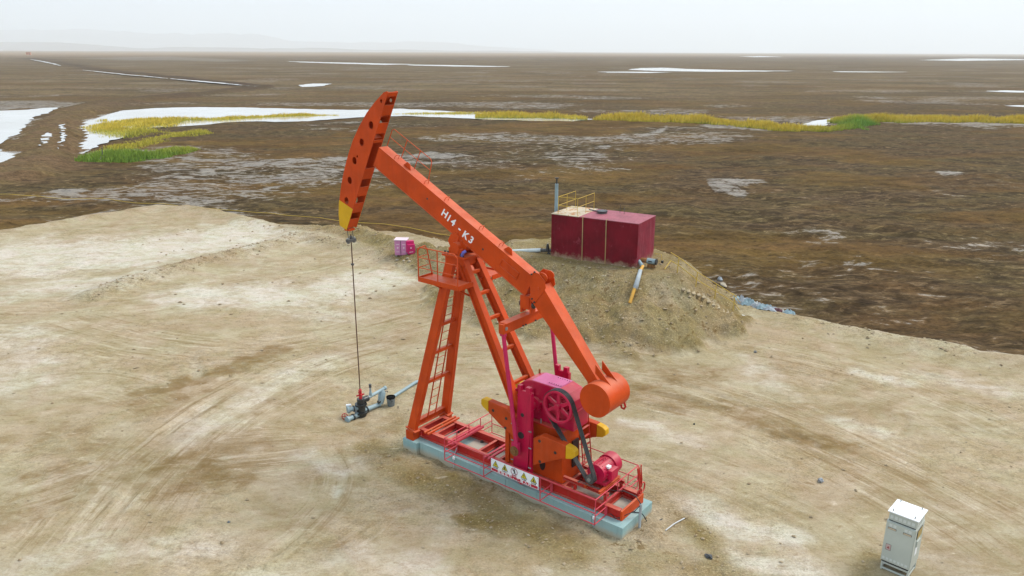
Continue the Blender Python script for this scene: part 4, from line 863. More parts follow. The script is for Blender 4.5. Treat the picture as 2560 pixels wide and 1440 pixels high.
for x in (-.25, -.62, -1.1, -1.6): part(MB().prism([(x - .012, 2.872), (x + .012, 2.872), (x + .012, 3.18), (x - .012, 3.18)], .352, .43), 'cooling_rib', MAGENTA, gb, 0)
for x, z, r in ((-.66, 2.72, .24), (-1.66, 2.98, .15)): part(MB().cyl((x, .36, z), (x, .46, z), r, n=24).cyl((x, .46, z), (x, .80 if x > -1 else .56, z), r * .55, n=20), 'output_shaft' if x > -1 else 'input_shaft', MAGENTA, gb, 0)
part(MB().cyl((-.66, -.80, 2.72), (-.66, -.36, 2.72), .13, n=20), 'output_shaft', MAGENTA, gb, 0)
part(MB().cyl((-.34, -.28, 3.33), (-.34, -.28, 3.46), .03, n=8), 'breather', RUST, gb, 0)
for x in (-2.0, -.0): part(MB().box((x - .05, .36, 2.9), (x + .05, .42, 3.02)), 'lifting_ear', MAGENTA, gb)
for x in (-.5, -.95, -1.4): part(MB().cyl((x, .46, 2.27), (x, .46, 2.40), .02, n=6), 'hold_down_bolt', STEEL, gb, 0)
# big wheel, belt, motor
WC, WR, MC, MR = (-1.66, 3.06), .455, (-2.72, 1.30), .115
rim = MB()
for k in range(48):
    a0, a1 = 2 * math.pi * k / 48, 2 * math.pi * (k + 1) / 48
    def q(a, r): return (WC[0] + math.cos(a) * r, WC[1] + math.sin(a) * r)
    (x0, z0), (x1, z1), (x2, z2), (x3, z3) = q(a0, WR - .06), q(a1, WR - .06), q(a1, WR), q(a0, WR)
    o = len(rim.v); rim.v += [(x0, .56, z0), (x1, .56, z1), (x2, .56, z2), (x3, .56, z3), (x0, .74, z0), (x1, .74, z1), (x2, .74, z2), (x3, .74, z3)]
    rim.f += [(o + 4, o + 5, o + 6, o + 7), (o, o + 3, o + 2, o + 1), (o + 3, o + 7, o + 6, o + 2), (o, o + 1, o + 5, o + 4)]; rim.sm += [False, False, True, True]
wheel = part(rim, 'belt_wheel', MAGENTA, bevel=0)
part(MB().cyl((WC[0], .56, WC[1]), (WC[0], .78, WC[1]), .085, n=20), 'hub', MAGENTA, wheel, .01)
for k in range(6):
    a = math.pi / 6 + k * math.pi / 3; c, s_ = math.cos(a), math.sin(a)
    part(MB().bar((WC[0] + c * .07, .67, WC[1] + s_ * .07), (WC[0] + c * .405, .67, WC[1] + s_ * .405), .05, .115, (0, 1, 0), .05, .075), 'spoke', MAGENTA, wheel)
dx, dz = MC[0] - WC[0], MC[1] - WC[1]; D = math.hypot(dx, dz); th = math.atan2(dz, dx); al = math.acos((WR - MR) / D)
pts = []
for i in range(25): a = th + al + (2 * math.pi - 2 * al) * i / 24; pts.append((WC[0] + math.cos(a) * (WR + .012), WC[1] + math.sin(a) * (WR + .012)))
for i in range(13): a = th - al + 2 * al * i / 12; pts.append((MC[0] + math.cos(a) * (MR + .012), MC[1] + math.sin(a) * (MR + .012)))
bl = MB(); n = len(pts)
for i in range(n):
    (ax, az), (bx, bz) = pts[i], pts[(i + 1) % n]; dxx, dzz = bx - ax, bz - az; L = math.hypot(dxx, dzz); nx_, nz_ = -dzz / L, dxx / L
    for yy in (.585, .64, .695): bl.bar((ax, yy, az), (bx, yy, bz), .045, .024)
part(bl, 'drive_belt', BLACK, bevel=0)
mot = part(MB().cyl((-2.72, -.18, 1.32), (-2.72, .34, 1.32), .255, n=32), 'motor', MAGENTA, bevel=.01)
for k in range(18):
    a = 2 * math.pi * k / 18; part(MB().bar((-2.72 + math.cos(a) * .255, .30, 1.32 + math.sin(a) * .255), (-2.72 + math.cos(a) * .255, -.14, 1.32 + math.sin(a) * .255), .012, .05, (-math.sin(a), 0, math.cos(a))), 'cooling_fin', MAGENTA, mot, 0)
part(MB().cyl((-2.72, -.46, 1.32), (-2.72, -.18, 1.32), .30, n=32), 'fan_cowl', MAGENTA, mot, .02)
part(MB().cyl((-2.72, .34, 1.32), (-2.72, .40, 1.32), .27, n=32).cyl((-2.72, .40, 1.32), (-2.72, .56, 1.32), .05, n=12), 'end_bell', MAGENTA, mot, .01)
part(MB().box((-3.10, -.12, 1.16), (-2.95, .22, 1.44)), 'terminal_box', MAGENTA, mot, .015)
part(MB().box((-3.0, .08, 1.47), (-2.90, .20, 1.53)), 'nameplate', WHITE, mot, 0)
part(MB().box((-2.98, -.16, 1.0), (-2.46, .32, 1.09)), 'motor_foot', MAGENTA, mot)
part(MB().tube([(-2.74, .08, 1.57), (-2.74, .08, 1.64), (-2.74, .0, 1.66), (-2.74, -.03, 1.57)], .014, 6), 'lifting_eye', MAGENTA, mot, 0)
part(MB().cyl((MC[0], .56, MC[1]), (MC[0], .72, MC[1]), MR, n=20), 'motor_pulley', DARKSTEEL, mot, 0)
part(MB().cyl((MC[0], .72, MC[1]), (MC[0], .75, MC[1]), .05, n=12), 'pulley_nut', STEEL, mot, 0)
for x in (-2.98, -2.52): part(MB().ibar((x, -.42, .955), (x, .62, .955), .08, .08, .015, .015, (1, 0, 0)), 'motor_slide', ORANGE)
for y in (-.40, .42): part(MB().ibar((-3.15, y, .86), (-1.72, y, .86), .10, .10, .015, .02), 'motor_rail', RED)
for x in (-2.1, -3.05):
    for y in (-.40, .42): part(MB().box((x - .04, y - .03, .642), (x + .04, y + .03, .808)), 'rail_foot', RED)
part(MB().cyl((-2.3, .50, 1.0), (-2.3, .58, 1.0), .02, n=6).tube([(-2.25, .55, 1.0), (-2.95, .55, 1.02)], .012, 6), 'tension_screw', DARKSTEEL, bevel=0)
# access ladder at the back of the stand
bl_ = part(MB().tube([(-2.05, -.10, .66), (-1.86, -.10, 2.3), (-1.86, -.10, 2.62), (-1.74, -.10, 2.70), (-1.66, -.10, 2.62), (-1.66, -.10, 2.28)], .018, 6), 'rear_ladder', RED, bevel=0)
part(MB().tube([(-2.05, -.52, .66), (-1.86, -.52, 2.3), (-1.86, -.52, 2.62), (-1.74, -.52, 2.70), (-1.66, -.52, 2.62), (-1.66, -.52, 2.28)], .018, 6), 'ladder_rail', RED, bl_, 0)
for i in range(6):
    t = (i + .8) / 6.5; x = -2.05 + .19 * t; z = .66 + 1.64 * t; part(MB().box((x - .03, -.52, z - .008), (x + .03, -.10, z + .008)), 'rung', RED, bl_, 0)
# safety railing round the machine
rl = part(MB().tube([(2.10, 1.10, 1.06), (-3.17, 1.10, 1.06)], .017, 6), 'safety_railing', PINKRED, bevel=0)
def rail(p, q, r=.015): part(MB().tube([p, q], r, 6), 'rail', PINKRED, rl, 0)
def post(x, y, z0=.32, z1=1.06): part(MB().tube([(x, y, z0), (x, y, z1)], .015, 6), 'post', PINKRED, rl, 0)
for z in (.66, .33): rail((2.10, 1.10, z), (-3.17, 1.10, z))
for x in (2.10, .58, -1.42, -3.17): post(x, 1.10); post(x, -1.10)
for z in (1.06, .66, .33): rail((2.10, -1.10, z), (-3.17, -1.10, z))
for x in (2.10, -3.17):
    for z in (1.06, .76): rail((x, -1.10, z), (x, 1.10, z))
    for y in (-.55, 0, .55): post(x, y, .76, 1.06)
for x in (2.10, .58, -1.42, -3.17):
    for s in (-1, 1):
        for z in (.36, .60): rail((x - .015, s * 1.10, z), (x - .015, s * .576, z))
        part(MB().box((x - .05, s * .576 - (.0 if s > 0 else .012), .36), (x + .03, s * .576 + (.012 if s > 0 else 0), .64)), 'rail_bracket', PINKRED, rl, 0)
# brake lever at the rear corner
bk_ = part(MB().tube([(-3.60, -.42, .64), (-3.62, -.40, .84), (-3.66, -.22, 1.30), (-3.68, -.10, 1.62)], .028, 6), 'brake_lever', RED, bevel=0)
part(MB().tube([(-3.60, -.46, .84), (-3.64, -.36, 1.20), (-3.66, -.20, 1.60)], .022, 6), 'lever_rod', RED, bk_, 0); part(MB().tube([(-3.62, -.48, .86), (-3.64, -.44, 1.15), (-3.66, -.32, 1.50), (-3.67, -.30, 1.62)], .02, 6), 'lever_rod', RED, bk_, 0)
part(MB().tube([(-3.62, -.52 + .15 * math.cos(i * .5236), .82 + .15 * math.sin(i * .5236)) for i in range(13)], .022, 6, False), 'hand_wheel', RED, bk_, 0)
part(MB().tube([(-3.62, -.40 + .10 * math.cos(i * .5236), .74 + .10 * math.sin(i * .5236)) for i in range(13)], .022, 6, False), 'hand_wheel', RED, bk_, 0)

# ------------------------------------------------------------------ warning sign on the near rail
sg = thing('warning_sign', (*PJ, 0), ROT, label='white warning sign with yellow triangles on the near guard rail of the pump', cat='sign')
SY = 1.125
def sp(s, t, y=0.0): return (.275 - s, SY + .012 + y, .675 + t)
MB().box((-1.385, SY, .675), (.275, SY + .012, 1.055)).build('board', WHITE, sg, .003)
def flat(name, poly, mat, y): return MB().prism([(.275 - s, .675 + t) for s, t in poly], SY + .012, SY + .012 + y).build(name, mat, sg)
flat('red_band', [(.02, .015), (1.64, .015), (1.64, .095), (.02, .095)], SIGNRED, .002)
letters('band_lettering', '危 险 区 域 ， 严 禁 入 内', .105, sp(.83, .053, .003), (-1, 0, 0), (0, 0, 1), WHITE, sg, bold=.002)
SIGNBLK = paint('sign_black', (.012, .012, .012), .5, .05, .05)
def tri(c, r, b=.165): return [(c - r, b), (c + r, b), (c, b + r * 1.72)]
CAP = [(.17, '当心落物'), (.50, '当心机械伤人'), (1.17, '当心触电'), (1.50, '当心坠落')]
for c, tx in CAP:
    flat('triangle_border', tri(c, .112), SIGNBLK, .002); flat('triangle_fill', [(c - .088, .179), (c + .088, .179), (c, .33)], SIGNYEL, .004)
    letters('caption', tx, .042 if len(tx) < 5 else .034, sp(c, .130, .003), (-1, 0, 0), (0, 0, 1), SIGNBLK, sg, bold=.001)
flat('bolt_symbol', [(1.175, .30), (1.145, .245), (1.170, .248), (1.155, .19), (1.195, .262), (1.170, .258), (1.19, .30)], SIGNBLK, .006)
def disc(c, t, r, k=12): return [(c + r * math.cos(2 * math.pi * i / k), t + r * math.sin(2 * math.pi * i / k)) for i in range(k)]
flat('gear_symbol', disc(.495, .255, .026), SIGNBLK, .006); flat('gear_symbol', disc(.480, .208, .022), SIGNBLK, .006); flat('hand_symbol', [(.515, .225), (.56, .185), (.55, .182), (.51, .205)], SIGNBLK, .006)
flat('falling_symbol', disc(.17, .265, .014, 8), SIGNBLK, .006); flat('falling_symbol', [(.135, .225), (.20, .255), (.205, .243), (.14, .213)], SIGNBLK, .006); flat('falling_symbol', [(.13, .192), (.21, .192), (.21, .186), (.13, .186)], SIGNBLK, .006)
flat('slipping_symbol', disc(1.50, .27, .013, 8), SIGNBLK, .006); flat('slipping_symbol', [(1.485, .25), (1.512, .25), (1.53, .205), (1.47, .205)], SIGNBLK, .006); flat('slipping_symbol', [(1.44, .195), (1.57, .195), (1.57, .188), (1.44, .188)], SIGNBLK, .006)
ring = MB(); SRD = paint('sign_ring', (.30, .02, .06), .45, .05, .05)
ring.tube([sp(.83 + .108 * math.cos(i * 2 * math.pi / 32), .255 + .108 * math.sin(i * 2 * math.pi / 32), .003) for i in range(33)], .008, 6, False); ring.tube([sp(.83 - .076, .255 + .076, .004), sp(.83 + .076, .255 - .076, .004)], .007, 6)
ring.build('forbidden_ring', SRD, sg)
cl = MB()
for a, b, r in (((.80, .33), (.815, .28), .008), ((.815, .28), (.85, .30), .012), ((.835, .285), (.855, .235), .016), ((.85, .235), (.815, .19), .009), ((.855, .235), (.885, .185), .010), ((.845, .29), (.87, .25), .007)): cl.tube([sp(*a, .005), sp(*b, .005)], r, 6)
cl.tube([sp(.838, .312, .005), sp(.842, .33, .005)], .013, 8); cl.build('climbing_figure', SIGNBLK, sg)
letters('caption', '禁止攀登', .042, sp(.83, .120, .003), (-1, 0, 0), (0, 0, 1), SIGNRED, sg, bold=.001)
for s in (.03, 1.63):
    for t in (.03, .35): MB().cyl(sp(s, t), sp(s, t, .006), .008, n=6).build('rivet', STEEL, sg)

# ------------------------------------------------------------------ rod hanger and wellhead
WX, WY = 7.12, 0.0
wg = gz(*PJW((WX, WY))[:2])
hang = thing('rod_hanger', PJW((WX, WY, 6.2)), ROT, label='steel rope hanger and polished rod dropping from the horsehead to the wellhead', cat='rod hanger')
def hp(mb, name, mat, par=None, bevel=0): return mb.build(name, mat, par or hang, bevel)
for s in (-1, 1): hp(MB().tube([(0.08, s * .10, .40), (0.0, s * .10, 0.0), (0, s * .10, -.12)], .012, 6), 'wire_rope', DARKSTEEL)
hp(MB().box((-.07, -.17, -.16), (.07, .17, -.06)), 'carrier_bar', DARKSTEEL, None, .01)
for s in (-1, 1): hp(MB().cyl((0, s * .12, -.20), (0, s * .12, -.02), .05, n=10), 'rope_socket', STEEL)
hp(MB().cyl((0, 0, -.06), (0, 0, .04), .05, n=8), 'rod_clamp', DARKSTEEL)
hp(MB().tube([(0, 0, .10), (0, 0, -6.2 + wg + .85)], .019, 8), 'polished_rod', paint('oily_rod', (.10, .045, .03), .35, .2, .1, metal=.3))
hp(MB().cyl((0, 0, -.95), (0, 0, -.89), .055, n=10), 'rod_marker', DARKSTEEL)

well = thing('wellhead', PJW((WX, WY, wg)), ROT, label='oil blackened wellhead with red stuffing box and blue grey valves', cat='wellhead')
def wp(mb, name, mat, par=None, bevel=0): return mb.build(name, mat, par or well, bevel)
PV = PIPE
REDV = paint('valve_red', (.45, .012, .02), .4, .12, .05)
wp(MB().cyl((0, 0, -.15), (0, 0, .12), .17, n=20).cyl((0, 0, .12), (0, 0, .17), .23, n=20).cyl((0, 0, .17), (0, 0, .42), .15, n=20), 'casing_head', OIL)
wp(MB().cyl((0, 0, .42), (0, 0, .47), .21, n=20).cyl((0, 0, .47), (0, 0, .66), .13, n=16), 'tubing_head', OIL)
sb = wp(MB().cyl((0, 0, .66), (0, 0, .98), .055, n=14).cyl((0, 0, .98), (0, 0, 1.03), .06, .03, 14), 'stuffing_box', REDV)
wp(MB().bar((-.15, .05, .82), (.15, -.05, .84), .05, .035, (0, 0, 1)), 'gland_handle', REDV, sb); wp(MB().bar((.04, .14, .80), (-.04, -.14, .80), .045, .035, (0, 0, 1)), 'gland_handle', REDV, sb)
wp(MB().tube([(0, 0, .56), (0, -.18, .57), (0, -.32, .56)], .11, 12), 'side_outlet', OIL)
def WP(px, py, z):
    x, y = G(px, py, wg + z); a, b = to_pj(x, y); return (a - WX, b - WY, z)
v1, v2, v3, v4 = WP(873, 1024, .34), WP(871, 1048, .10), WP(862, 1014, .44), WP(862, 1041, .15)
for v_, r_ in ((v1, .085), (v2, .08)):
    b_ = (v_[0] * .25, v_[1] * .25, v_[2]); e_ = tuple(Vector(v_) + (Vector(v_) - Vector(b_)).normalized() * .07)
    g_ = wp(MB().tube([b_, v_], r_, 12), 'gate_valve', PV); wp(MB().cyl(v_, e_, r_ * 1.45, n=16), 'valve_flange', PV, g_)
    wp(MB().cyl(lerp(b_, v_, .45), lerp(b_, v_, .55), r_ * 1.4, n=16), 'valve_flange', OIL, g_)
wp(MB().tube([lerp((0, 0, .45), v3, .6), lerp((0, 0, .45), v3, .92)], .045, 10), 'valve_cap', WHITE)
hw = wp(MB().tube([(v4[0] + .07 * math.cos(i * .5236), v4[1] + .07 * math.cos(i * .5236), v4[2] + .11 * math.sin(i * .5236)) for i in range(13)], .016, 6, False), 'hand_wheel', REDV)
wp(MB().tube([v2, v4], .018, 6), 'valve_stem', REDV, hw)
wp(MB().tube([(v4[0], v4[1], v4[2] - .10), (v4[0], v4[1], v4[2] + .10)], .01, 5), 'wheel_spoke', REDV, hw); wp(MB().tube([(v4[0] - .06, v4[1] - .06, v4[2]), (v4[0] + .06, v4[1] + .06, v4[2])], .01, 5), 'wheel_spoke', REDV, hw)

fl = thing('flow_pipe', PJW((WX, WY, wg)), ROT, label='blue grey flow pipes with valves running right from the wellhead', cat='pipe')
def fp(mb, name, mat=None, par=None): return mb.build(name, mat or PIPE, par or fl, 0)
def WP(px, py, z): 
    x, y = G(px, py, wg + z); a, b = to_pj(x, y); return (a - WX, b - WY, z)
a = WP(905, 1003, .56); b = WP(964, 969, .62)
fp(MB().tube([a, b], .058, 14), 'upper_pipe'); fp(MB().cyl(tuple(Vector(b) - (Vector(b) - Vector(a)) * .06), b, .075, n=14), 'pipe_collar')
v = lerp(a, b, .36); fp(MB().cyl(v, (v[0], v[1], v[2] + .17), .065, .05, 12).cyl((v[0], v[1], v[2] + .17), (v[0], v[1], v[2] + .34), .035, n=10), 'ball_valve'); fp(MB().cyl((v[0], v[1], v[2] + .34), (v[0], v[1], v[2] + .46), .05, n=12), 'pressure_gauge', DARKSTEEL)
g_ = lerp(a, b, .55); fp(MB().tube([(g_[0] + .05 + .05 * math.cos(i * .6283), g_[1], g_[2] - .06 + .05 * math.sin(i * .6283)) for i in range(11)], .012, 5, False), 'valve_wheel', YELRAIL)
c = lerp(a, b, .84); e = WP(952, 1010, .12)
fp(MB().tube([c, (c[0], c[1], c[2] - .12), lerp(c, e, .7), e], [.075, .13, .12, .085], 14), 'check_valve'); fp(MB().cyl(tuple(Vector(lerp(c, e, .75)) + Vector((-.02, .06, 0))), tuple(Vector(lerp(c, e, .75)) + Vector((-.02, .16, 0))), .06, n=10), 'valve_bonnet', OIL)
fp(MB().tube([tuple(Vector(c) + Vector((0, -.08, -.1))), tuple(Vector(c) + Vector((.0, -.24, -.14))), tuple(Vector(c) + Vector((0, -.28, -.2)))], .016, 6), 'valve_lever', DARKSTEEL)
l0 = (0, -.12, .16); l1 = WP(925, 1020, .14); l2 = WP(946, 1012, .10)
fp(MB().tube([l0, l1], .085, 14), 'lower_pipe'); fp(MB().cyl(lerp(l0, l1, .35), lerp(l0, l1, .42), .13, n=16), 'flange', OIL); fp(MB().tube([lerp(l0, l1, .98), l1, l2, e], .078, 14), 'elbow')
far = WP(1044, 955, .10); far2 = WP(984, 992, .06); ln = Vector(far) - Vector(far2)
dp = thing('buried_pipe', (0, 0, 0), 0, label='straight pale blue pipe leading away behind the black bucket', cat='pipe')
q0 = G(976, 998, wg + .08); q1 = G(1064, 942, .08)
MB().tube([(q0[0], q0[1], wg + .10), (G(1040, 957, 0)[0], G(1040, 957, 0)[1], gz(*G(1040, 957, 0)) + .07), (q1[0], q1[1], gz(*q1) - .02)], .062, 12).build('pipe_run', PIPE, dp)
bx, by = G(978, 1016, wg); bkz = gz(bx, by)
bu = thing('bucket', (bx, by, bkz), 0, label='open black oil bucket with dirty drips beside the flow pipe', cat='bucket')
BUCK = paint('dripped_bucket', (.16, .19, .20), .6, .4, .1, streaks=(.006, .006, .006), chips=(.012, .012, .012), chipat=.50, chipscale=4); BUCK2 = paint('bucket_black', (.008, .008, .008), .8, .1, .0, spec=.05)
MB().tube([(0, 0, 0), (0, 0, .30)], [.125, .155], 24).build('pail', BUCK, bu); MB().tube([(0, 0, .30), (0, 0, .345)], [.16, .165], 24, False).build('rim', BUCK2, bu); MB().cyl((0, 0, .30), (0, 0, .31), .155, n=24).build('oil_surface', BUCK2, bu)
px_, py_ = G(995, 1024, wg); tag(MB().cyl((px_, py_, gz(px_, py_) - .05), (px_ + .01, py_, gz(px_, py_) + .10), .012, n=6).build('marker_pin', DARKSTEEL), 'thin dark metal pin in the ground beside the black bucket', 'pin')

# ------------------------------------------------------------------ lilac and magenta boxes in front of the bank
lz = gz(-6.6, 43.9)
lc = thing('lilac_cabinet', (-6.93, 43.93, lz), math.radians(-3), label='lilac two door cabinet with a bleached top on the pad', cat='cabinet')
MB().box((.0, .02, .08), (.72, .62, .98)).build('body', LILAC, lc, .008); MB().box((-.03, -.03, .98), (.76, .66, 1.02)).build('roof', LILACTOP, lc, .008)
for i in (0, 1):
    d_ = MB().box((.02 + i * .36, -.004, .12), (.345 + i * .36, .02, .95)).build('door', LILAC, lc, .006)
    MB().box((.10 + i * .36, -.010, .72), (.28 + i * .36, -.004, .76)).box((.10 + i * .36, -.010, .28), (.28 + i * .36, -.004, .31)).build('vent_strip', LILACTOP, d_); MB().prism([(.19 + i * .36 + .05 * math.cos(k), .54 + .06 * math.sin(k)) for k in (0, 1.05, 2.1, 3.14, 4.2, 5.2)], -.008, -.004).build('sticker', LILACTOP, d_)
MB().box((.345, .012, .10), (.38, .03, .96)).build('door_gap', BLACK, lc)
for x in (.08, .62): MB().cyl((x, .04, .05), (x, .10, .05), .06, n=10).build('wheel', STEEL, lc)
mz = gz(-5.9, 43.7)
mc_ = thing('magenta_box', (-6.13, 43.62, mz), math.radians(24), label='small magenta box with stepped front beside the lilac cabinet', cat='box')
MAGB = paint('magenta_box_paint', (.48, .005, .11), .45, .1, .08)
MB().box((0, .16, .12), (.46, .40, .78)).build('body', MAGB, mc_, .008); MB().box((.03, 0, .02), (.47, .155, .60)).build('front_housing', MAGB, mc_, .01)
MB().box((.10, -.006, .14), (.34, 0, .17)).build('label_strip', LILACTOP, mc_); MB().prism([(.19, .36), (.25, .36), (.27, .40), (.24, .45), (.20, .45), (.17, .40)], -.006, 0).build('sticker', LILACTOP, mc_)
MB().box((.05, .05, -.05), (.09, .12, .02)).box((.40, .05, -.05), (.44, .12, .02)).build('foot', DARKSTEEL, mc_)
for i, (x, y) in enumerate((G(1010, 664), G(1020, 662), G(1024, 667), G(993, 660))):
    lump('rubble', x, y, (.13, .10, .08), STEPM, ['pale rubble lump in front of the lilac cabinet', 'pale rubble lump under the magenta box', 'outermost pale rubble lump below the magenta box', 'pale rubble lump at the left foot of the lilac cabinet'][i], 'rubble', dz=.3, seed=20 + i)

# ------------------------------------------------------------------ control cabinet at the right
ca = math.atan2(15.45 - 15.92, 9.47 - 8.97)
cz = gz(9.45, 15.95)
cx0, cy0 = 8.97, 15.92
cb = thing('control_cabinet', (cx0, cy0, cz), ca, label='white roofed grey control cabinet on a low stand at lower right', cat='cabinet')
CW, CD = .67, .66
def cp(mb, name, mat=CABINET, par=None, bevel=.004): return mb.build(name, mat, par or cb, bevel)
cp(MB().box((0, 0, 1.60), (CW + .02, CD + .02, 1.625)), 'roof', CABTOP)
for x in (.10, .58):
    for y in (.08, .60): cp(MB().cyl((x, y, 1.625), (x, y, 1.68), .012, n=8), 'roof_bolt', STEEL, bevel=0)
hd = cp(MB().box((.035, .035, 1.39), (CW - .015, CD - .02, 1.598)), 'vent_head')
for i in range(6): cp(MB().box((.07 + i * .095, .030, 1.44), (.135 + i * .095, .035, 1.52)), 'vent_plate', FAINT, hd, 0)
for i in range(4): cp(MB().box((CW - .015, .10 + i * .14, 1.44), (CW - .010, .18 + i * .14, 1.54)), 'vent_plate', FAINT, hd, 0)
cp(MB().box((.05, .05, 1.362), (CW - .03, CD - .05, 1.39)), 'neck', BLACK, bevel=0)
cp(MB().box((0.01, .012, .27), (CW, CD, 1.36)), 'body')
dr = cp(MB().box((.025, -.006, .29), (CW - .02, .012, 1.345)), 'door')
for x in (.075, .415):
    cp(MB().box((x - .01, -.012, 1.165), (x + .18, -.006, 1.215)), 'louvre_frame', DARKSTEEL, dr, 0); cp(MB().box((x, -.016, 1.172), (x + .17, -.012, 1.207)), 'louvre', paint('louvre_tan', (.5, .40, .28), .5, .1, .1) if 'louvre_tan' not in MATS else MATS['louvre_tan'], dr, 0)
    for k in (0, .09): cp(MB().box((x + .01 + k, -.010, 1.24), (x + .075 + k, -.006, 1.31)), 'white_label', FAINT, dr, 0)
cp(MB().box((.085, -.009, .60), (.20, -.006, .76)), 'danger_label', paint('label_pink', (.50, .36, .34), .5, .1, .1), dr, 0)
for a_, b_ in (((.085, .60), (.20, .60)), ((.085, .76), (.20, .76)), ((.085, .60), (.085, .76)), ((.20, .60), (.20, .76))): cp(MB().bar((a_[0], -.010, a_[1]), (b_[0], -.010, b_[1]), .004, .006), 'label_border', DARKSTEEL, dr, 0)
cp(MB().prism([(.115, .645), (.17, .645), (.16, .68), (.143, .705), (.125, .68)], -.012, -.009), 'flame_symbol', paint('symbol_red', (.30, .06, .06), .5, .1, .1), dr, 0)
for i in range(7): cp(MB().box((.045 + i * .085, -.010, .33), (.10 + i * .085, -.006, .39)), 'white_label', FAINT, dr, 0)
cp(MB().box((CW + .001, .12, 1.06), (CW + .012, .50, 1.30)), 'window_frame', DARKSTEEL); cp(MB().box((CW + .012, .14, 1.075), (CW + .016, .48, 1.285)), 'side_window', paint('amber_panel', (.36, .25, .06), .35, .1, .1))
cp(MB().box((CW + .001, .18, .84), (CW + .03, .40, 1.00)), 'meter_box'); cp(MB().box((CW + .001, .20, .58), (CW + .005, .36, .80)), 'notice_plate', CABTOP, bevel=0)
cp(MB().box((.03, .04, .22), (CW - .04, CD - .04, .27)), 'dark_skirt', BLACK, bevel=0)
for x in (.03, CW - .05):
    for y in (.03, CD - .07): cp(MB().box((x, y, -.06), (x + .04, y + .04, .22)), 'stand_leg')
for z in (.17, .02): cp(MB().box((.07, .035, z), (CW - .05, .065, z + .045)).box((.07, CD - .065, z), (CW - .05, CD - .035, z + .045)), 'stand_bar'); cp(MB().box((.035, .07, z), (.065, CD - .07, z + .045)).box((CW - .045, .07, z), (CW - .015, CD - .07, z + .045)), 'stand_bar')
cp(MB().tube([(.12, .3, .23), (.12, .32, .1), (.05, .30, -.03)], .02, 6), 'cable', BLACK, bevel=0)

# ------------------------------------------------------------------ tank on the mound
TA = math.atan2(34.25 - 36.5, 5.75 - 1.9)
tk = thing('oil_tank', (1.9, 36.5, 2.36), TA, label='crimson box shaped oil tank standing on the earth mound', cat='tank')
TL, TD, TH = 4.46, 2.2, 2.13
def tp(mb, name, mat, par=None, bevel=0): return mb.build(name, mat, par or tk, bevel)
wall = tp(MB().box((0, 0, -.12), (TL, .02, TH)), 'front_wall', TANK); tp(MB().box((TL - .02, .02, -.12), (TL, TD, TH)), 'end_wall', TANKEND); tp(MB().box((0, .02, -.12), (.02, TD, TH)), 'end_wall', TANK); tp(MB().box((.02, TD - .02, -.12), (TL - .02, TD, TH)), 'back_wall', TANK)
rf = tp(MB().box((1.46, -.015, TH), (TL + .015, TD + .015, TH + .03)), 'roof', TANKTOP, None, .006); tp(MB().box((-.015, -.015, TH), (1.455, TD + .015, TH + .036)), 'roof', RUSTROOF, None, .006, )
mh = tp(MB().cyl((2.05, 1.35, TH + .03), (2.05, 1.35, TH + .12), .24, n=24), 'manhole', DARKSTEEL); tp(MB().cyl((2.05, 1.35, TH + .12), (2.05, 1.35, TH + .15), .27, n=24), 'lid', OIL, mh)
for k in range(10): tp(MB().cyl((2.05 + .23 * math.cos(k * .628), 1.35 + .23 * math.sin(k * .628), TH + .15), (2.05 + .23 * math.cos(k * .628), 1.35 + .23 * math.sin(k * .628), TH + .18), .018, n=6), 'bolt', STEEL, mh)
tp(MB().bar((1.2, 1.72, TH + .06), (1.8, 1.50, TH + .06), .05, .04), 'loose_bar', DARKSTEEL)
for fx in (.375, .645):
    tp(MB().tube([(fx * TL, .10, TH + .045), (fx * TL, -.03, TH + .02), (fx * TL + .02, -.03, .4), (fx * TL + .03, -.05, -.16)], .022, 6), 'tie_pipe', paint('tan_pipe', (.36, .24, .09), .6, .2, .2) if 'tan_pipe' not in MATS else MATS['tan_pipe'])
for x, y, h in ((2.75, 1.9, .40), (3.05, 1.7, .32)): tp(MB().tube([(x, y, TH + .03), (x, y, TH + .03 + h)], .012, 5), 'vent_rod', DARKSTEEL)
yr = tp(MB().tube([(.32, .06, TH + .03), (.32, .06, TH + .86)], .013, 6), 'yellow_railing', YELRAIL)
RP = [(.32, .06), (1.34, .06), (.32, 1.95), (1.34, 1.95), (.32, 1.0), (1.34, 1.0)]
for x, y in RP[1:]: tp(MB().tube([(x, y, TH + .03), (x, y, TH + .86)], .011, 6), 'post', YELRAIL, yr)
for z in (.86, .45):
    for a_, b_ in ((0, 1), (0, 2), (1, 3)): tp(MB().tube([(*RP[a_], TH + z), (*RP[b_], TH + z)], .013, 6), 'rail', YELRAIL, yr)
for i, (x, h) in enumerate(((.1, .16), (.9, .2), (1.8, .14), (2.6, .18), (3.4, .15), (4.2, .2))): tp(MB().bar((x, -.03, -.02), (x + .62, -.05, -.05), .07, .05), 'base_batten', RUST)
# pole behind
px_, py_ = 2.2, 37.95; pz_ = gz(px_, py_)
pl_ = thing('steel_pole', (px_, py_, pz_), 0, label='blue grey pole with a short black tip behind the tank left end', cat='pole')
MB().tube([(0, 0, -.1), (0, 0, 5.72 - pz_)], .085, 12).build('shaft', PIPE, pl_); MB().tube([(0, 0, 5.72 - pz_), (0, 0, 6.0 - pz_)], .035, 8).build('tip', BLACK, pl_); MB().box((-.09, -.04, 5.97 - pz_), (.09, .04, 6.03 - pz_)).build('cap', DARKSTEEL, pl_)
def TW(x, y, z): return (1.9 + math.cos(TA) * x - math.sin(TA) * y, 36.5 + math.sin(TA) * x + math.cos(TA) * y, 2.36 + z)
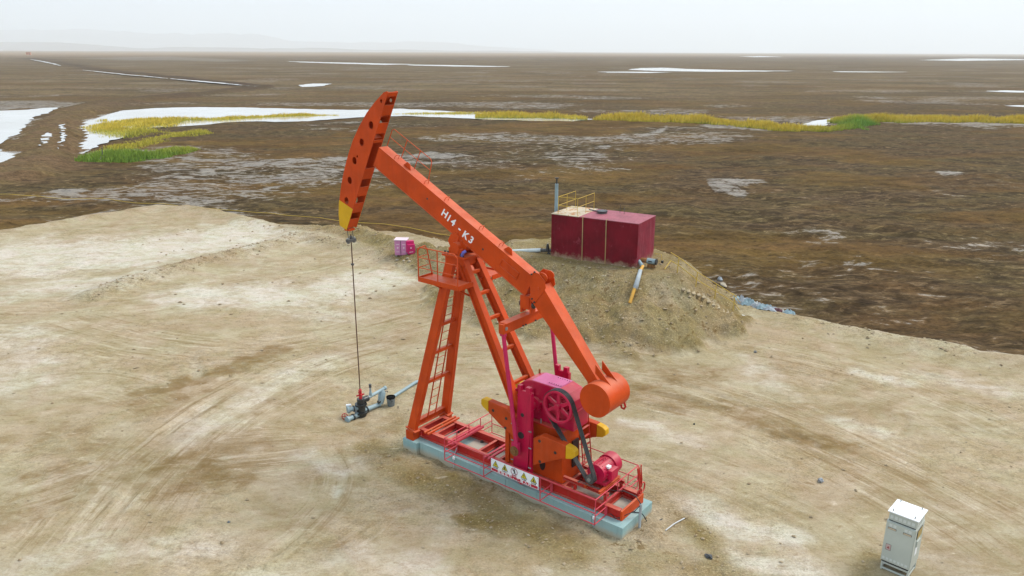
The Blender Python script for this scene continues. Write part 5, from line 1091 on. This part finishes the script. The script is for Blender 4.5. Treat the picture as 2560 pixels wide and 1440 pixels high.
# pump and drain pipe at the right end
tpn = thing('transfer_pump', TW(TL, .55, .28), TA, label='blue grey transfer pump with rusty neck at the tank right end', cat='pump')
MB().cyl((.32, 0, .06), (.72, 0, .06), .13, n=20).build('motor', PIPE, tpn); MB().cyl((.72, 0, .06), (.78, 0, .06), .14, n=20).build('fan_cover', BLACK, tpn); MB().cyl((.0, 0, .06), (.32, 0, .06), .11, n=16).build('neck', RUST, tpn); MB().box((.40, -.135, .04), (.58, -.125, .10)).build('nameplate', BLACK, tpn); MB().box((.36, -.10, -.42), (.68, .10, -.07)).build('foot', RUST, tpn)
def onm(x, y, dz=0.0): return (x, y, gz(x, y) + dz)
dpn = thing('drain_pipe', TW(TL + .1, .1, .3), 0, label='bent yellow and grey drain pipe running down the mound from the tank', cat='pipe')
o_ = Vector(TW(TL + .1, .1, .3))
def rel(p): return tuple(Vector(p) - o_)
p0, p1, p2 = TW(TL - .01, .30, .34), TW(TL + .22, .12, .20), TW(TL + .38, -.18, .26)
YP = paint('yellow_pipe', (.58, .30, .03), .5, .12, .12)
e1, e2 = G(1601, 676, 2.55), G(1590, 706, 2.3); e3, e4 = G(1587, 722, 2.0), (5.15, 31.9)
p3, p4, p5, p6 = (*e1, max(2.55, gz(*e1) + .1)), (*e2, max(gz(*e2) + .12, 2.1)), (*e3, gz(*e3) + .22), onm(*e4, .02)
MB().tube([rel(p0), rel(p1), rel(p2)], .085, 12).build('elbow', PIPE, dpn); MB().tube([rel(p2), rel(p3)], .072, 12).build('yellow_length', YP, dpn)
MB().tube([rel(p3), rel(p4), rel(p5)], [.09, .115, .10], 12).build('wrapped_joint', PIPEG, dpn); MB().tube([rel(p5), rel(p6)], .075, 12).build('yellow_length', YP, dpn)
MB().tube([rel((p3[0] + .1, p3[1], p3[2] - .03)), rel((p3[0] + .12, p3[1], p3[2] - .4))], .012, 5).build('prop_rod', DARKSTEEL, dpn)
# feed pipe from the left
a0, a1 = G(1245, 620, 2.45), G(1352, 629, 2.45); a2 = G(1380, 632, 2.45)
fpn = thing('feed_pipe', (*a1, 2.3), 0, label='pale feed pipe on the bank joining the tank left end', cat='pipe')
o_ = Vector((*a1, 2.3))
zz0, zz1, zz2 = gz(*a0) + .12, gz(*a1) + .14, gz(*a2) + .16
MB().tube([rel((a0[0] - 1.2, a0[1] + .8, zz0 - .1)), rel((*a0, zz0)), rel((*a1, zz1))], .10, 12).build('pipe_run', paint('lagged_pipe', (.50, .55, .54), .7, .15, .3), fpn)
MB().tube([rel((*a1, zz1)), rel((*a2, zz2)), rel((a2[0] + .3, a2[1] - .1, zz2))], .085, 12).build('pipe_end', DARKSTEEL, fpn); MB().tube([rel((a2[0] - .22, a2[1], zz2)), rel((a2[0] - .22, a2[1], zz2 + .34))], [.10, .05], 10).build('valve', OIL, fpn); MB().tube([rel((a2[0] - .2, a2[1] - .05, zz2 - .1)), rel((a2[0] + .0, a2[1] - .2, zz2 - .32))], .07, 8).build('support', OIL, fpn)
EARTHSTEP = paint('trodden_earth', (.33, .265, .17), .95, .3, .4, dustc=(.45, .38, .27), spec=.1)
# earth stairs and yellow handrail
ST = [(7.55, 33.2), (10.35, 33.75)]
st = thing('earth_steps', (*ST[1], 0), 0, label='pale worn steps up the right side of the mound', cat='steps')
for i in range(11):
    t = (i + .5) / 11.5; x, y = ST[0][0] + (ST[1][0] - ST[0][0]) * t, ST[0][1] - .35 + (ST[1][1] - ST[0][1]) * t
    z = gz(x, y); MB().bar((x - ST[1][0] - .05, y - ST[1][1] - .36, z - .02), (x - ST[1][0] + .05, y - ST[1][1] + .36, z - .04), .16, .05, (1, 0, 0)).build('step', EARTHSTEP, st, .02)
hrl = thing('stair_railing', (*ST[1], 0), 0, label='rusty yellow handrail beside the mound steps', cat='railing')
PT = [(7.50, 33.58), (8.42, 33.70), (9.38, 33.86), (10.32, 33.98)]
H = [gz(*p) for p in PT]
for (x, y), z in zip(PT, H): MB().tube([(x - ST[1][0], y - ST[1][1], z - .1), (x - ST[1][0] + .04, y - ST[1][1], z + .72)], .020, 6).build('post', YELRAIL, hrl)
for k in (.72, .36): MB().tube([(x - ST[1][0] + .04, y - ST[1][1], z + k) for (x, y), z in zip([(7.1, 33.5)] + PT + [(10.6, 34.02)], [H[0] + .25] + H + [H[-1] - .35])], .017, 6).build('rail', YELRAIL, hrl)
x, y = G(1672, 668, 2.45); q_ = thing('loose_rod', (x, y, gz(x, y)), 0, label='yellow rod leaning by the pump on top of the mound', cat='rod')
MB().tube([(-.25, -.3, .02), (.12, .2, .30)], .022, 6).build('rod', YELRAIL, q_)
x, y = G(1648, 652, 2.5); q_ = thing('bent_wire', (x, y, gz(x, y)), 0, label='thin bent wire standing right of the transfer pump', cat='wire')
MB().tube([(-.2, .1, .42), (.1, .05, .42), (.12, .0, .2), (.14, -.05, 0)], .014, 5).build('wire_length', YELRAIL, q_); MB().cyl((.14, -.05, .02), (.14, -.05, .12), .06, n=8).build('knob', OIL, q_)
# crumpled sacks at the pad edge
def sack(px, py, s, mat, lab, seed):
    x, y = G(px, py, .05); bm = bmesh.new(); bmesh.ops.create_grid(bm, x_segments=12, y_segments=9, size=1)
    from mathutils import noise as mn
    off = Vector((seed * 3.1, seed * 1.7, 0))
    for v in bm.verts:
        p = v.co.copy(); r = max(abs(p.x), abs(p.y))
        z = s[2] * (1 - r ** 3) * (.45 + .9 * abs(mn.noise(p * 1.7 + off))) + .10 * mn.noise(p * 4.5 + off)
        v.co = Vector((p.x * s[0] * (1 + .35 * mn.noise(p * 1.2 + off)), p.y * s[1] * (1 + .35 * mn.noise(p * 1.3 - off)), z))
    me = bpy.data.meshes.new('crumpled_sack'); bm.to_mesh(me); bm.free(); me.materials.append(mat); o = bpy.data.objects.new('crumpled_sack', me); col.objects.link(o)
    sl_ = o.modifiers.new('cloth', 'SOLIDIFY'); sl_.thickness = .015
    o.location = (x, y, gz(x, y) + .0); o.rotation_euler = (0, 0, math.radians(-30 + seed * 23 % 40)); tag(o, lab, 'sack', 'crumpled sacks along the pad edge')
for i, (px, py, s, mi, lab) in enumerate((
    (1841, 762, (.42, .26, .42), 0, 'faded blue sack at the upper end of the crumpled sack row'), (1858, 766, (.34, .26, .40), 2, 'round grey sack second from the upper end of the row'),
    (1870, 769, (.34, .24, .34), 0, 'pale blue sack third from the upper end of the row'), (1881, 767, (.46, .20, .36), 1, 'long white sack folded in the middle of the row'),
    (1897, 775, (.36, .22, .24), 2, 'flat grey sack below the long white one'), (1911, 778, (.36, .22, .22), 0, 'flat blue sack below the grey ones'), (1924, 781, (.34, .22, .20), 2, 'low grey sack beside the maroon scrap'),
    (1940, 783, (.26, .16, .16), 3, 'dark maroon scrap near the lower end of the row'), (1960, 783, (.30, .20, .20), 1, 'off white sack near the lower end of the row'), (1974, 786, (.26, .22, .24), 0, 'pale blue sack alone at the lower end of the row'))):
    sack(px, py, s, BAGM[mi], lab, i + 1)
lump('white_scrap', *G(1858, 793, .05), (.16, .08, .05), BAGM[1], 'white scrap on the pad at the foot of the stair railing', 'scrap', dz=.6, seed=40)
for i, (px, py, s, m_, lab) in enumerate(((1808, 712, (.5, .18, .14), STEPM, 'pale flat rubble on the mud beyond the stair railing'), (1800, 700, (.22, .16, .2), BAGM[2], 'lilac grey rag on the mud beyond the stair railing'), (1762, 702, (.7, .06, .06), YELRAIL, 'yellow bar lying on the mud beyond the railing'))):
    x, y = G(px, py, PLAIN_Z); lump('rubble' if i < 2 else 'yellow_bar', x, y, s, m_, lab, 'rubble' if i < 2 else 'bar', dz=.5, seed=60 + i)
# conduit, cables, loose pipe by the motor end
cnd = thing('conduit_post', PJW((-3.93, .09, 0)), ROT, label='grey steel conduit post rising at the plinth motor end', cat='conduit')
MB().tube([(0, 0, -.1), (0, 0, .74)], .035, 10).build('pipe', PIPEG, cnd); MB().tube([(0, 0, .74), (.12, .06, .95), (.45, .10, 1.0), (.75, .05, .86), (.95, .0, .80)], .014, 6).build('cable', BLACK, cnd); MB().tube([(0, 0, .72), (.1, .12, .55), (.35, .45, .42), (.45, .50, .38), (.7, .40, .42), (1.0, .15, .60), (1.15, .0, .85)], .012, 6).build('cable', BLACK, cnd)
cbl = thing('loose_cable', PJW((-3.9, -.05, 0)), ROT, label='black cable drooping from the plinth end to the ground', cat='cable')
MB().tube([(.25, .1, .37), (.04, -.02, .37), (-.02, -.06, .30), (-.10, -.16, .06), (-.25, -.40, .015), (-.30, -.62, .01)], .014, 6).build('cable_run', BLACK, cbl)
for sx in (-2.98, 1.98):
    c_ = thing('ground_strap', PJW((sx, .86, 0)), ROT, label='grey earthing strap at the ' + ('motor end of the plinth side' if sx < 0 else 'well end of the plinth side'), cat='strap')
    MB().tube([(.12, -.28, .50), (.11, -.22, .40), (.02, -.06, .37), (0, -.018, .34), (0, -.018, .0)], .014, 6).build('conductor', PIPEG, c_); MB().box((-.04, -.035, .28), (.04, -.005, .36)).build('clamp', WHITE, c_)
x0_, y0_ = G(1664, 1328); x1_, y1_ = G(1711, 1296)
tag(MB().tube([(x0_, y0_, gz(x0_, y0_) + .03), ((x0_ + x1_) / 2 - .02, (y0_ + y1_) / 2 + .03, gz((x0_ + x1_) / 2, (y0_ + y1_) / 2) + .045), (x1_, y1_, gz(x1_, y1_) + .03)], .016, 8).build('loose_pipe', paint('pvc_pipe', (.55, .56, .57), .45, .1, .3)), 'short bent white plastic pipe lying right of the plinth', 'pipe')
# yellow pipeline over the plain
YL = [(-260, 470), (0, 490), (200, 500), (390, 512), (600, 529), (800, 548), (1000, 572), (1130, 590), (1200, 596)]
pts = []
for (ax, ay), (bx, by) in zip(YL[:-1], YL[1:]):
    for k in range(10):
        x, y = zp(ax + (bx - ax) * k / 10, ay + (by - ay) * k / 10); pts.append((x, y, max(gz(x, y), PLAIN_Z - .1) + .10))
for k in range(1, len(pts) - 1): pts[k] = (pts[k][0], pts[k][1], max(pts[k][2], (pts[k - 1][2] + pts[k + 1][2]) / 2))
tag(MB().tube(pts, .024, 6).build('pipeline', YELRAIL), 'thin yellow pipeline crossing the mud behind the pad', 'pipeline')
# marker by the reeds and far hut
x, y = zp(258, 402); mk = thing('marker_post', (x, y, gz(x, y)), 0, label='small whitish marker standing in front of the green reeds', cat='marker')
MB().tube([(0, 0, -.1), (0, 0, .55)], [.38, .22], 8).build('base', STEPM, mk); MB().tube([(0, 0, .55), (.1, 0, 1.6)], .06, 6).build('pole', DARKSTEEL, mk)
x, y = zp(72, 137.5); hz_ = gz(x, y)
ht = thing('orange_hut', (x, y, hz_), math.radians(20), label='small orange hut far off at the end of the dike', cat='hut')
MB().box((-5, -3, -.5), (5, 3, 6.2)).build('wall', HUTM, ht); MB().box((-5.3, -3.3, 6.2), (5.3, 3.3, 6.6)).build('roof', paint('hut_roof', (.45, .25, .15), .7, .1, .1), ht); MB().box((1.2, -3.05, 0), (3.2, -3.0, 3.6)).build('door', paint('hut_door', (.30, .12, .06), .6, .1, .1), ht); MB().box((-3.6, -3.05, 2.2), (-1.4, -3.0, 4.0)).build('window', MATS['hut_door'], ht)
